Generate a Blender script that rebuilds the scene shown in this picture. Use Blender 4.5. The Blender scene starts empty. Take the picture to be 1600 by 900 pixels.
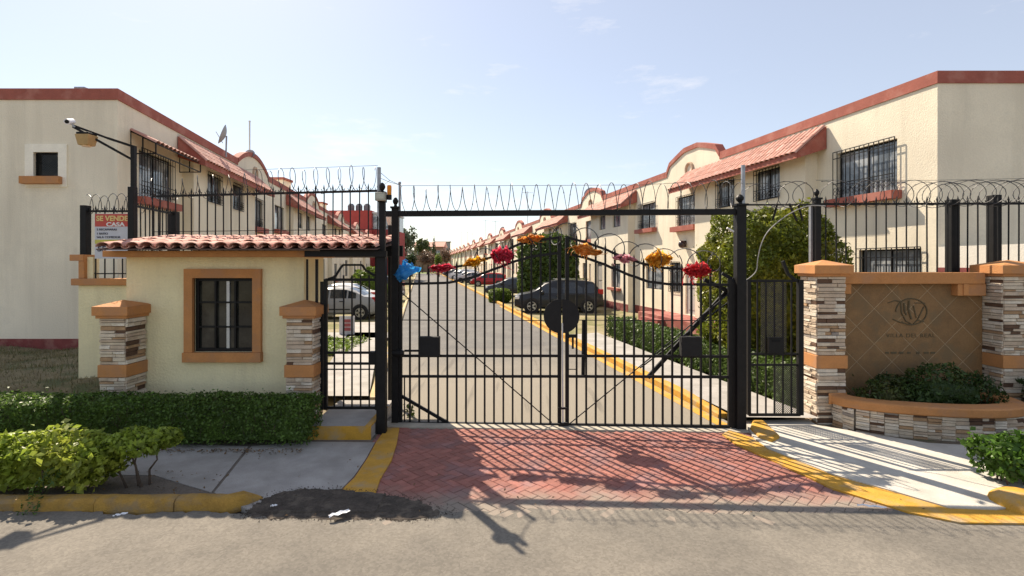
import bpy, math, random
import numpy as np
from mathutils import Vector, Matrix

random.seed(7); rng = np.random.default_rng(7)
sc = bpy.context.scene
COL = sc.collection
rad = math.radians

# ------------------------------------------------------------------ camera
CAM_H, FPX, HOR, CX = 2.5, 800.0, 412.0, 800.0
cam_d = bpy.data.cameras.new('camera'); cam = bpy.data.objects.new('camera', cam_d); COL.objects.link(cam)
cam.location = (0, 0, CAM_H); cam.rotation_euler = (rad(90), 0, 0)
cam_d.sensor_width = 36; cam_d.lens = 18.0; cam_d.shift_y = -38 / 1600
cam_d.clip_start = 0.05; cam_d.clip_end = 4000
sc.camera = cam
# ------------------------------------------------------------------ world, sun, exposure
SUN_AZ, SUN_EL = -33.0, 46.0            # degrees left of the view, above the horizon
w = bpy.data.worlds.new('World'); sc.world = w; w.use_nodes = True
nt = w.node_tree; bg = nt.nodes['Background']
sky = nt.nodes.new('ShaderNodeTexSky'); sky.sky_type = 'NISHITA'; sky.sun_disc = False
sky.sun_elevation = rad(SUN_EL); sky.sun_rotation = rad(SUN_AZ)
sky.air_density = 1.0; sky.dust_density = 0.5; sky.ozone_density = 2.0
bg.inputs['Strength'].default_value = 0.122
# an even high haze veils the blue, with a few thin wisps of cirrus over it
vl = nt.nodes.new('ShaderNodeMix'); vl.data_type = 'RGBA'; vl.inputs[0].default_value = .60; vl.inputs[7].default_value = (2.02, 2.2, 2.62, 1)
nt.links.new(sky.outputs[0], vl.inputs[6])
tc = nt.nodes.new('ShaderNodeTexCoord'); mp = nt.nodes.new('ShaderNodeMapping')
mp.inputs['Scale'].default_value = (2.2, 2.2, 9.0); mp.inputs['Rotation'].default_value = (0, 0.22, 0)
nz = nt.nodes.new('ShaderNodeTexNoise'); nz.inputs['Scale'].default_value = 2.1; nz.inputs['Detail'].default_value = 9; nz.inputs['Roughness'].default_value = 0.62
rp = nt.nodes.new('ShaderNodeValToRGB'); rp.color_ramp.elements[0].position = 0.60; rp.color_ramp.elements[1].position = 0.86
rp.color_ramp.elements[0].color = (0, 0, 0, 1); rp.color_ramp.elements[1].color = (.55, .55, .55, 1)
mx = nt.nodes.new('ShaderNodeMix'); mx.data_type = 'RGBA'
nt.links.new(tc.outputs['Generated'], mp.inputs['Vector']); nt.links.new(mp.outputs[0], nz.inputs['Vector'])
nt.links.new(nz.outputs['Fac'], rp.inputs[0]); nt.links.new(rp.outputs[0], mx.inputs[0])
nt.links.new(vl.outputs[2], mx.inputs[6]); mx.inputs[7].default_value = (4.6, 4.6, 4.7, 1)
nt.links.new(mx.outputs[2], bg.inputs['Color'])
sun_d = bpy.data.lights.new('sun', 'SUN'); sun = bpy.data.objects.new('sun', sun_d); COL.objects.link(sun)
sun_d.energy = 4.0; sun_d.angle = rad(0.5); sun_d.color = (1.0, 0.93, 0.82)
_s = Vector((math.sin(rad(SUN_AZ)) * math.cos(rad(SUN_EL)), math.cos(rad(SUN_AZ)) * math.cos(rad(SUN_EL)), math.sin(rad(SUN_EL))))
sun.rotation_euler = _s.to_track_quat('Z', 'Y').to_euler(); sun.location = (0, 0, 30)
sc.view_settings.view_transform = 'Standard'; sc.view_settings.look = 'None'
sc.view_settings.gamma = 1.0; sc.view_settings.use_curve_mapping = False
sc.view_settings.exposure = 1.13
sc.view_settings.use_white_balance = True; sc.view_settings.white_balance_temperature = 7250; sc.view_settings.white_balance_tint = 12
sc.cycles.use_denoising = True
sc.cycles.max_bounces = 8; sc.cycles.diffuse_bounces = 4; sc.cycles.transparent_max_bounces = 8

# ------------------------------------------------------------------ helpers
def at(x, y, Y):                       # a point seen at photo pixel x, y that stands Y metres away
    return ((x - CX) / FPX * Y, Y, CAM_H + (HOR - y) / FPX * Y)
def gnd(x, y, z=0.0):                  # ground point of height z under photo pixel x, y
    Y = (CAM_H - z) * FPX / (y - HOR)
    return ((x - CX) / FPX * Y, Y, z)

MATS = {}
def mat(name, col, rough=.8, var=.12, scale=6., fine=60., bump=0., metallic=0., spec=.4, col2=None, mixscale=2.5,
        mixlo=.5, mixhi=.62, island=0., objrand=0., trans=0., alpha=None, coat=0., stretch=None, emit=None, streak=None):
    if name in MATS: return MATS[name]
    m = bpy.data.materials.new(name); m.use_nodes = True; t = m.node_tree; n = t.nodes; L = t.links
    b = n['Principled BSDF']; b.inputs['Roughness'].default_value = rough; b.inputs['Metallic'].default_value = metallic
    b.inputs['Specular IOR Level'].default_value = spec; b.inputs['Coat Weight'].default_value = coat
    geo = n.new('ShaderNodeNewGeometry'); vec = geo.outputs['Position']
    if stretch:
        mpn = n.new('ShaderNodeMapping'); mpn.inputs['Scale'].default_value = stretch
        L.new(vec, mpn.inputs['Vector']); vec = mpn.outputs[0]
    def noise_(s, d=5):
        q = n.new('ShaderNodeTexNoise'); q.inputs['Scale'].default_value = s; q.inputs['Detail'].default_value = d
        q.inputs['Roughness'].default_value = .6; L.new(vec, q.inputs['Vector']); return q.outputs['Fac']
    def mixc(fac, a, bb, mode='MIX'):
        q = n.new('ShaderNodeMix'); q.data_type = 'RGBA'; q.blend_type = mode
        for sock, v in ((q.inputs[0], fac), (q.inputs[6], a), (q.inputs[7], bb)):
            if hasattr(v, 'links'): L.new(v, sock)
            elif isinstance(v, (int, float)): sock.default_value = v
            else: sock.default_value = (*v[:3], 1)
        return q.outputs[2]
    def rng_(v, a, bb, c=0., d=1.):
        q = n.new('ShaderNodeMapRange'); q.inputs[1].default_value = a; q.inputs[2].default_value = bb
        q.inputs[3].default_value = c; q.inputs[4].default_value = d; L.new(v, q.inputs[0]); return q.outputs[0]
    c = tuple(col)
    lo = [x * (1 - var) for x in c]; hi = [min(1, x * (1 + var)) for x in c]
    out = mixc(rng_(noise_(scale), .3, .7), lo, hi)
    f2 = mixc(rng_(noise_(fine, 3), .3, .7), [1 - var * .8] * 3, [1 + var * .6] * 3)
    out = mixc(1.0, out, f2, 'MULTIPLY')
    if col2 is not None: out = mixc(rng_(noise_(mixscale, 8), mixlo, mixhi), out, col2)
    if streak:                          # rain streaks: noise drawn out along z
        sm = n.new('ShaderNodeMapping'); sm.inputs['Scale'].default_value = (streak[1], streak[1], streak[1]*.07); L.new(geo.outputs['Position'], sm.inputs['Vector'])
        q = n.new('ShaderNodeTexNoise'); q.inputs['Scale'].default_value = 1.; q.inputs['Detail'].default_value = 6; q.inputs['Roughness'].default_value = .65; L.new(sm.outputs[0], q.inputs['Vector'])
        out = mixc(rng_(q.outputs['Fac'], .50, .78, 0., streak[0]), out, streak[2])
    if island:
        v = rng_(geo.outputs['Random Per Island'], 0, 1, 1 - island, 1 + island)
        cmb = n.new('ShaderNodeCombineColor'); [L.new(v, cmb.inputs[i]) for i in range(3)]
        out = mixc(1.0, out, cmb.outputs[0], 'MULTIPLY')
    if objrand:
        oi = n.new('ShaderNodeObjectInfo'); v = rng_(oi.outputs['Random'], 0, 1, 1 - objrand, 1 + objrand)
        cmb = n.new('ShaderNodeCombineColor'); [L.new(v, cmb.inputs[i]) for i in range(3)]
        out = mixc(1.0, out, cmb.outputs[0], 'MULTIPLY')
    L.new(out, b.inputs['Base Color'])
    if bump:
        bn = n.new('ShaderNodeBump'); bn.inputs['Strength'].default_value = bump; bn.inputs['Distance'].default_value = .02
        L.new(noise_(fine, 4), bn.inputs['Height']); L.new(bn.outputs[0], b.inputs['Normal'])
    if trans:
        tr = n.new('ShaderNodeBsdfTranslucent'); L.new(out, tr.inputs['Color'])
        ms = n.new('ShaderNodeMixShader'); ms.inputs[0].default_value = trans
        L.new(b.outputs[0], ms.inputs[1]); L.new(tr.outputs[0], ms.inputs[2]); L.new(ms.outputs[0], n['Material Output'].inputs['Surface'])
    if alpha is not None: b.inputs['Alpha'].default_value = alpha
    if emit:
        b.inputs['Emission Color'].default_value = (*emit[:3], 1); b.inputs['Emission Strength'].default_value = emit[3]
    m['_out'] = 1; MATS[name] = m
    return m

class MB:
    def __init__(s): s.v = []; s.f = []
    def add(s, vs, fs):
        o = len(s.v); s.v.extend([tuple(p) for p in vs]); s.f.extend([tuple(i + o for i in f) for f in fs]); return s
    def box(s, x0, y0, z0, x1, y1, z1):
        if x0 > x1: x0, x1 = x1, x0
        if y0 > y1: y0, y1 = y1, y0
        if z0 > z1: z0, z1 = z1, z0
        return s.add([(x0,y0,z0),(x1,y0,z0),(x1,y1,z0),(x0,y1,z0),(x0,y0,z1),(x1,y0,z1),(x1,y1,z1),(x0,y1,z1)],
              [(0,3,2,1),(4,5,6,7),(0,1,5,4),(1,2,6,5),(2,3,7,6),(3,0,4,7)])
    def hexa(s, p):                    # 8 points: bottom ring, top ring
        return s.add(p, [(0,3,2,1),(4,5,6,7),(0,1,5,4),(1,2,6,5),(2,3,7,6),(3,0,4,7)])
    def bar(s, a, b, w, h=None, up=(0,0,1)):   # square bar between two points
        h = h or w; a = Vector(a); b = Vector(b); d = (b - a)
        if d.length < 1e-6: return s
        d.normalize(); u = Vector(up)
        if abs(d.dot(u)) > .98: u = Vector((0,1,0))
        x = d.cross(u).normalized() * (w / 2); y = x.cross(d).normalized() * (h / 2)
        return s.hexa([a-x-y, a+x-y, a+x+y, a-x+y, b-x-y, b+x-y, b+x+y, b-x+y])
    def tube(s, pts, r, n=6, closed=False, r1=None):
        P = [Vector(p) for p in pts]; k = len(P); vs = []; fs = []; prev = None
        for i, p in enumerate(P):
            if closed: d = P[(i+1) % k] - P[i-1]
            else: d = P[min(i+1, k-1)] - P[max(i-1, 0)]
            if d.length < 1e-9: d = Vector((0,0,1))
            d.normalize()
            if prev is None:
                u = Vector((0,0,1)) if abs(d.z) < .9 else Vector((1,0,0))
                x = d.cross(u).normalized()
            else:
                x = (prev - d * prev.dot(d))
                x = x.normalized() if x.length > 1e-6 else d.orthogonal().normalized()
            prev = x; y = d.cross(x)
            rr = r if r1 is None else r + (r1 - r) * i / max(1, k - 1)
            for j in range(n):
                a = 2 * math.pi * j / n + math.pi / n
                vs.append(p + x * (rr * math.cos(a)) + y * (rr * math.sin(a)))
        for i in range(k if closed else k - 1):
            i2 = (i + 1) % k
            for j in range(n):
                fs.append((i*n+j, i*n+(j+1) % n, i2*n+(j+1) % n, i2*n+j))
        if not closed: fs.append(tuple(range(n-1, -1, -1))); fs.append(tuple((k-1)*n + j for j in range(n)))
        return s.add(vs, fs)
    def prism(s, poly, z0, z1):
        k = len(poly)
        zz0 = z0 if isinstance(z0, (list, tuple)) else [z0] * k; zz1 = z1 if isinstance(z1, (list, tuple)) else [z1] * k
        return s.add([(p[0], p[1], zz0[i]) for i, p in enumerate(poly)] + [(p[0], p[1], zz1[i]) for i, p in enumerate(poly)],
              [tuple(range(k-1, -1, -1)), tuple(range(k, 2*k))] + [(i, (i+1) % k, k+(i+1) % k, k+i) for i in range(k)])
    def extrude(s, poly3, vec):
        k = len(poly3); v = Vector(vec)
        return s.add([Vector(p) for p in poly3] + [Vector(p) + v for p in poly3],
              [tuple(range(k-1, -1, -1)), tuple(range(k, 2*k))] + [(i, (i+1) % k, k+(i+1) % k, k+i) for i in range(k)])
    def lathe(s, prof, c, n=12, axis='z'):
        vs = []; fs = []; k = len(prof)
        for r, h in prof:
            for j in range(n):
                a = 2 * math.pi * j / n; x, y = r * math.cos(a), r * math.sin(a)
                vs.append((c[0]+x, c[1]+y, c[2]+h) if axis == 'z' else ((c[0]+x, c[1]+h, c[2]+y) if axis == 'y' else (c[0]+h, c[1]+x, c[2]+y)))
        for i in range(k-1):
            for j in range(n): fs.append((i*n+j, i*n+(j+1) % n, (i+1)*n+(j+1) % n, (i+1)*n+j))
        fs.append(tuple(range(n-1, -1, -1))); fs.append(tuple((k-1)*n+j for j in range(n)))
        return s.add(vs, fs)
    def ball(s, c, r, n=10):
        return s.lathe([(max(.001, r*math.sin(math.pi*i/n)), -r*math.cos(math.pi*i/n)) for i in range(n+1)], c, n)
    def strip(s, path, prof_half, z):  # unused placeholder for symmetry
        return s
    def mesh(s, name, m, f=None, smooth=False, org=(0,0,0)):
        me = bpy.data.meshes.new(name)
        vs = [f(*p) for p in s.v] if f else s.v
        if org[0] or org[1] or org[2]: vs = [(p[0]-org[0], p[1]-org[1], p[2]-org[2]) for p in vs]
        me.from_pydata(vs, [], s.f); me.materials.append(m)
        if smooth:
            me.polygons.foreach_set('use_smooth', [True] * len(me.polygons))
            if smooth != 'all': me.set_sharp_from_angle(angle=rad(smooth if smooth is not True else 40))
        me.update(); return me
    def build(s, name, m, parent=None, f=None, smooth=False, local=False, bevel=0):
        org = (0,0,0) if (local or parent is None) else ORG.get(parent.name, (0,0,0))
        o = link(name, s.mesh(name, m, f, smooth, org), parent)
        if bevel:
            md = o.modifiers.new('bevel', 'BEVEL'); md.width = bevel; md.segments = 2; md.limit_method = 'ANGLE'
        return o

ORG = {}
def link(name, data, parent=None, loc=None):
    o = bpy.data.objects.new(name, data); COL.objects.link(o)
    if parent is not None:
        o.parent = parent; ORG[o.name] = ORG.get(parent.name, (0,0,0))
    if loc is not None: o.location = loc
    return o
def piece(name, data, parent, p, scale=None, rotz=None):    # shared-mesh piece placed at world point p
    g = ORG.get(parent.name, (0,0,0)); o = link(name, data, parent, (p[0]-g[0], p[1]-g[1], p[2]-g[2]))
    if scale is not None: o.scale = scale
    if rotz is not None: o.rotation_euler[2] = rotz
    return o
def tag(o, label, cat, group=None):
    o['label'] = label; o['category'] = cat
    if group: o['group'] = group
    return o
def thing(name, label, cat, loc=(0,0,0), group=None, rotz=0):
    o = bpy.data.objects.new(name, None); COL.objects.link(o); o.location = loc; o.empty_display_size = .2
    o.rotation_euler[2] = rotz
    ORG[o.name] = tuple(loc); return tag(o, label, cat, group)
def struct(name, mb, m, **k):
    o = mb.build(name, m, **k); o['kind'] = 'structure'; return o
def copy_tree(o, parent=None):
    c = o.copy(); COL.objects.link(c); c.parent = parent
    for ch in [x for x in o.children]: copy_tree(ch, c)
    return c
def inset(poly, d):                    # shrink/grow a convex polygon
    c = Vector((sum(p[0] for p in poly)/len(poly), sum(p[1] for p in poly)/len(poly)))
    return [tuple(Vector(p[:2]) + (c - Vector(p[:2])).normalized() * d) for p in poly]
def text_part(name, s, size, m, loc, parent=None, rot=(rad(90),0,0), ext=.003, align='LEFT', space=1.0, xs=1.0, bold=0.):
    cu = bpy.data.curves.new(name, 'FONT'); cu.body = s; cu.size = size; cu.extrude = ext; cu.align_x = align; cu.space_character = space
    cu.offset = bold
    t = bpy.data.objects.new('tmp', cu); COL.objects.link(t)
    me = bpy.data.meshes.new_from_object(t.evaluated_get(bpy.context.evaluated_depsgraph_get()))
    bpy.data.objects.remove(t); me.materials.clear(); me.materials.append(m)
    o = link(name, me, parent); g = ORG.get(parent.name, (0,0,0)) if parent else (0,0,0)
    o.location = (loc[0]-g[0], loc[1]-g[1], loc[2]-g[2]); o.rotation_euler = rot; o.scale = (xs, 1, 1)
    return o

def smooth_path(P, n=5):
    out = []
    for i in range(len(P)-1):
        p0, p1, p2, p3 = (Vector(P[max(0, i-1)]), Vector(P[i]), Vector(P[i+1]), Vector(P[min(len(P)-1, i+2)]))
        for k in range(n):
            t = k/n; out.append(.5*((2*p1) + (p2-p0)*t + (2*p0-5*p1+4*p2-p3)*t*t + (3*p1-p0-3*p2+p3)*t**3))
    out.append(Vector(P[-1])); return out
# ------------------------------------------------------------------ materials
IRON = mat('black_iron', (.011, .0105, .0105), .55, .25, 10, 90, .12, spec=.22)
STEEL = mat('galvanised_steel', (.32, .33, .35), .45, .15, 12, 80, 0, .6)
WIRE = mat('razor_wire_steel', (.07, .07, .072), .5, .2, 12, 60, 0, .5)
WALL = mat('cream_stucco', (.85, .765, .60), .92, .07, 2.2, 34, .5, col2=(.71, .635, .50), mixscale=.55, mixlo=.48, mixhi=.75, streak=(.45, 1.6, (.47, .41, .31)))
WALLG = mat('guardhouse_stucco', (.86, .765, .48), .92, .06, 2.4, 30, .7, col2=(.80, .70, .44), mixscale=.8, mixlo=.46, mixhi=.8, streak=(.35, 3., (.50, .42, .27)))
TRIM = mat('terracotta_paint', (.53, .235, .085), .85, .10, 4, 50, .3, col2=(.46, .22, .10), mixscale=3)
REDP = mat('oxide_red_paint', (.36, .105, .075), .85, .12, 3, 50, .25, col2=(.42, .16, .12), mixscale=2)
DADO = mat('dark_red_plinth_paint', (.22, .05, .045), .85, .15, 4, 50, .2, col2=(.28, .11, .09), mixscale=3)
TILE = mat('clay_roof_tile', (.52, .25, .19), .85, .14, 7, 70, .3, col2=(.62, .40, .33), mixscale=5, mixlo=.45, mixhi=.7, objrand=.16)
TILEJ = mat('clay_roof_tile_joined', (.52, .24, .18), .85, .14, 7, 70, .3, col2=(.60, .38, .31), mixscale=5, mixlo=.45, mixhi=.7, island=.12)
GLASS = mat('window_glass', (.12, .14, .16), .06, .3, 3, 8, spec=.7, col2=(.42, .44, .45), mixscale=1.6, mixlo=.45, mixhi=.6)
DGLASS = mat('dark_window_glass', (.018, .02, .018), .07, .3, 3, 8, spec=.5, col2=(.05, .05, .04), mixscale=2.5, mixlo=.45, mixhi=.6)
ALU = mat('aluminium', (.55, .55, .54), .45, .08, 5, 40, metallic=.3)
CONC = mat('pavement_concrete', (.36, .34, .315), .93, .14, 3, 70, .35, col2=(.25, .235, .21), mixscale=1.9, mixlo=.46, mixhi=.75)
YEL = mat('worn_yellow_paint', (.52, .275, .035), .8, .14, 6, 60, .35, col2=(.36, .27, .16), mixscale=3.4, mixlo=.50, mixhi=.72)
YELF = mat('worn_yellow_kerb_paint', (.37, .21, .04), .8, .2, 6, 60, .5, col2=(.22, .165, .10), mixscale=4, mixlo=.44, mixhi=.64)
SOIL = mat('dark_soil', (.066, .053, .042), .98, .35, 9, 60, .6, col2=(.11, .09, .07), mixscale=7)
PAPER = mat('white_litter', (.75, .76, .78), .6, .05)

def asphalt(name, c, c2, crack=True, concrete_near=False):
    m = mat(name, c, .95, .14, 1.1, 160, .45, col2=c2, mixscale=.9, mixlo=.42, mixhi=.62)
    t = m.node_tree; n = t.nodes; L = t.links; b = n['Principled BSDF']; src = b.inputs['Base Color'].links[0].from_socket
    geo = n.new('ShaderNodeNewGeometry')
    # stone speckle
    vo = n.new('ShaderNodeTexVoronoi'); vo.inputs['Scale'].default_value = 48; L.new(geo.outputs['Position'], vo.inputs['Vector'])
    mr = n.new('ShaderNodeMapRange'); mr.inputs[3].default_value = .85; mr.inputs[4].default_value = 1.14
    sp = n.new('ShaderNodeSeparateColor'); L.new(vo.outputs['Color'], sp.inputs[0]); L.new(sp.outputs[0], mr.inputs[0])
    cc = n.new('ShaderNodeCombineColor'); [L.new(mr.outputs[0], cc.inputs[i]) for i in range(3)]
    mm = n.new('ShaderNodeMix'); mm.data_type = 'RGBA'; mm.blend_type = 'MULTIPLY'; mm.inputs[0].default_value = 1
    L.new(src, mm.inputs[6]); L.new(cc.outputs[0], mm.inputs[7]); out = mm.outputs[2]
    if crack:
        no = n.new('ShaderNodeTexNoise'); no.inputs['Scale'].default_value = 1.6; no.inputs['Detail'].default_value = 6; L.new(geo.outputs['Position'], no.inputs['Vector'])
        va = n.new('ShaderNodeVectorMath'); va.operation = 'ADD'; L.new(geo.outputs['Position'], va.inputs[0]); L.new(no.outputs['Color'], va.inputs[1])
        v2 = n.new('ShaderNodeTexVoronoi'); v2.feature = 'DISTANCE_TO_EDGE'; v2.inputs['Scale'].default_value = .45; L.new(va.outputs[0], v2.inputs['Vector'])
        lt = n.new('ShaderNodeMapRange'); lt.inputs[1].default_value = .0; lt.inputs[2].default_value = .006; lt.inputs[3].default_value = .22; lt.inputs[4].default_value = 0; L.new(v2.outputs['Distance'], lt.inputs[0])
        m2 = n.new('ShaderNodeMix'); m2.data_type = 'RGBA'; L.new(lt.outputs[0], m2.inputs[0]); L.new(out, m2.inputs[6]); m2.inputs[7].default_value = (.06, .055, .05, 1); out = m2.outputs[2]
    if concrete_near:              # a tan concrete pour just inside the gate, with dark drip stains
        sx = n.new('ShaderNodeSeparateXYZ'); L.new(geo.outputs['Position'], sx.inputs[0])
        no = n.new('ShaderNodeTexNoise'); no.inputs['Scale'].default_value = .8; no.inputs['Detail'].default_value = 5; L.new(geo.outputs['Position'], no.inputs['Vector'])
        ad = n.new('ShaderNodeMath'); ad.operation = 'MULTIPLY_ADD'; L.new(no.outputs['Fac'], ad.inputs[0]); ad.inputs[1].default_value = 5.; L.new(sx.outputs[1], ad.inputs[2])
        lt = n.new('ShaderNodeMapRange'); lt.inputs[1].default_value = 13.; lt.inputs[2].default_value = 18.; lt.inputs[3].default_value = 1; lt.inputs[4].default_value = 0; L.new(ad.outputs[0], lt.inputs[0])
        m2 = n.new('ShaderNodeMix'); m2.data_type = 'RGBA'; L.new(lt.outputs[0], m2.inputs[0]); L.new(out, m2.inputs[6]); m2.inputs[7].default_value = (.25, .222, .178, 1); out = m2.outputs[2]
        st = n.new('ShaderNodeMapping'); st.inputs['Scale'].default_value = (5.5, .35, 1); L.new(geo.outputs['Position'], st.inputs[0])
        n3 = n.new('ShaderNodeTexNoise'); n3.inputs['Scale'].default_value = 1.; n3.inputs['Detail'].default_value = 4; L.new(st.outputs[0], n3.inputs['Vector'])
        r3 = n.new('ShaderNodeMapRange'); r3.inputs[1].default_value = .60; r3.inputs[2].default_value = .72; r3.inputs[3].default_value = 0; r3.inputs[4].default_value = .55; L.new(n3.outputs['Fac'], r3.inputs[0])
        m3 = n.new('ShaderNodeMix'); m3.data_type = 'RGBA'; L.new(r3.outputs[0], m3.inputs[0]); L.new(out, m3.inputs[6]); m3.inputs[7].default_value = (.10, .09, .075, 1); out = m3.outputs[2]
    L.new(out, b.inputs['Base Color']); return m
ROAD = asphalt('dusty_street_asphalt', (.20, .18, .15), (.15, .136, .115))
IROAD = asphalt('inner_street_asphalt', (.15, .144, .134), (.125, .12, .114), concrete_near=True)
GROUND = mat('dry_ground', (.20, .165, .11), .97, .2, 1.2, 40, .6, col2=(.13, .14, .06), mixscale=.6)
LAWN = mat('patchy_lawn', (.17, .165, .065), .97, .3, 3, 70, .9, col2=(.30, .25, .15), mixscale=.8, mixlo=.42, mixhi=.6)
DRYG = mat('dry_grass', (.20, .16, .085), .95, .25, 5, 50, .8, col2=(.10, .11, .045), mixscale=1.5)

def paver_mat():
    m = mat('red_paver', (.31, .115, .09), .9, .16, 8, 90, .35, col2=(.27, .13, .12), mixscale=2.2, objrand=.18)
    t = m.node_tree; n = t.nodes; L = t.links; b = n['Principled BSDF']; src = b.inputs['Base Color'].links[0].from_socket
    geo = n.new('ShaderNodeNewGeometry'); sx = n.new('ShaderNodeSeparateXYZ'); L.new(geo.outputs['Position'], sx.inputs[0])
    no = n.new('ShaderNodeTexNoise'); no.inputs['Scale'].default_value = 2.6; no.inputs['Detail'].default_value = 7; L.new(geo.outputs['Position'], no.inputs['Vector'])
    ad = n.new('ShaderNodeMath'); ad.operation = 'MULTIPLY_ADD'; L.new(no.outputs['Fac'], ad.inputs[0]); ad.inputs[1].default_value = -.9; L.new(sx.outputs[1], ad.inputs[2])
    lt = n.new('ShaderNodeMapRange'); lt.inputs[1].default_value = 4.75; lt.inputs[2].default_value = 5.3; lt.inputs[3].default_value = .95; lt.inputs[4].default_value = .06; L.new(ad.outputs[0], lt.inputs[0])
    m2 = n.new('ShaderNodeMix'); m2.data_type = 'RGBA'; L.new(lt.outputs[0], m2.inputs[0]); L.new(src, m2.inputs[6]); m2.inputs[7].default_value = (.25, .215, .175, 1)
    L.new(m2.outputs[2], b.inputs['Base Color']); return m
PAVER = paver_mat()

# street axes: the estate's street drifts left with distance
SL = .18
XR = lambda Y: 11.02 - SL * Y          # right facades
XL = lambda Y: -7.09 - SL * Y          # left facades
RR = lambda Y: 4.80 - SL * Y           # right road edge
RL = lambda Y: -0.77 - SL * Y          # left road edge

# ================================================================== SETTING
g = MB(); g.add([(-900,-300,-.09),(900,-300,-.09),(900,1500,-.09),(-900,1500,-.09)], [(0,1,2,3)]); struct('ground', g, GROUND)
# public street in front: gently uneven front edge
def road_edge(x): return 5.08 - .012 * x + .03 * math.sin(x * 2.1) + .02 * math.sin(x * 5.3)
r = MB(); xs = [-80, -40, -20, -12] + [-9 + .05 * i for i in range(381)] + [14, 20, 40, 80]
for i, x in enumerate(xs): r.add([(x, -12, .018), (x, (road_edge(x) + random.uniform(-.03, .03) + (.07 if -2.3 < x < 4.6 else 0)) if -12 < x < 12 else 5.08, .018)], [])
r.f = [(2*i, 2*i+2, 2*i+3, 2*i+1) for i in range(len(xs)-1)]
struct('street', r, ROAD)
# inner street
r = MB(); r.add([(RL(7.9)-.1, 7.9, .012), (RR(7.9)+.1, 7.66, .012), (RR(215), 215, .012), (RL(215), 215, .012)], [(0,1,2,3)]); struct('inner_street', r, IROAD)
# threshold strip under the gate
r = MB(); r.hexa([(-2.05, 7.78, 0), (3.5, 7.5, 0), (3.5, 7.72, 0), (-2.05, 8.05, 0), (-2.05, 7.78, .03), (3.5, 7.5, .03), (3.5, 7.72, .03), (-2.05, 8.05, .03)])
struct('gate_threshold', r, mat('threshold_concrete', (.40, .36, .29), .95, .15, 5, 60, .3))
# lawns along the inner street
r = MB(); r.add([(XR(8.6)+1, 8.4, .008), (XR(215)+1, 215, .008), (RR(215)+.1, 215, .008), (RR(8.4)+.1, 8.4, .008)], [(0,1,2,3)]); struct('lawn_right', r, LAWN)
r = MB(); r.add([(RL(9.6), 9.6, .006), (RL(215), 215, .006), (XL(215)-1, 215, .006), (XL(9.6)-1, 9.6, .006)], [(0,1,2,3)]); struct('lawn_left', r, LAWN)
# concrete parking pads are the plain dry part of the lawn; inner kerbs and walks
def kerb(name, line, y0, y1, w0, w1, h, m, nose=0.35):
    k = MB(); n = 24
    ys = [y0 + (y1-y0) * (i/n) ** 1.6 for i in range(n+1)]
    prof = [(w0, 0), (w0 + .01*(1 if w1 > w0 else -1), h*.8), (w0 + .04*(1 if w1 > w0 else -1), h), (w1, h), (w1, 0)]
    vs = []; fs = []
    for i, y in enumerate(ys):
        f = 1.0
        if i == 0: f = .55
        for a, z in prof: vs.append((line(y) + a, y, z * f + .004))
    K = len(prof)
    for i in range(n):
        for j in range(K-1): fs.append((i*K+j, i*K+j+1, (i+1)*K+j+1, (i+1)*K+j))
    fs.append(tuple(range(K))); k.add(vs, fs); return struct(name, k, m)
kerb('inner_kerb_right', RR, 8.25, 215, 0, .16, .15, YEL)
kerb('inner_kerb_left', RL, 9.3, 215, 0, -.15, .13, mat('faded_kerb', (.50, .38, .2), .9, .12, 5, 60, .3, col2=(.40, .37, .33), mixscale=1.5))
r = MB(); r.add([(RR(7.75)-.20, 7.62, .016), (RR(7.75)+.0, 7.62, .016), (RR(30), 30, .016), (RR(30)-.16, 30, .016)], [(0,1,2,3)]); struct('gutter_paint_right', r, YEL)
w1 = MB(); w1.add([(RR(8)+.16, 7.9, .135), (RR(8)+1.36, 7.85, .135), (RR(17.6)+1.3, 17.6, .135), (RR(17.0)+.16, 17.0, .135)], [(0,1,2,3)]); struct('inner_pavement_right', w1, CONC)
w1 = MB(); w1.box(0,0,0,0,0,0); w1 = MB(); w1.add([(RL(9.3)-.15, 9.3, .10), (RL(24.5)-.15, 21, .10), (RL(24.5)-1.25, 21, .10), (RL(9.3)-1.25, 9.3, .10)], [(0,1,2,3)]); struct('inner_pavement_left', w1, CONC)
r = MB(); r.add([(RL(17), 16.6, .10), (RL(17), 17.9, .10), (XL(17.9), 17.9, .10), (XL(16.6), 16.6, .10)], [(0,1,2,3)]); struct('cross_path_left', r, CONC)

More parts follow.
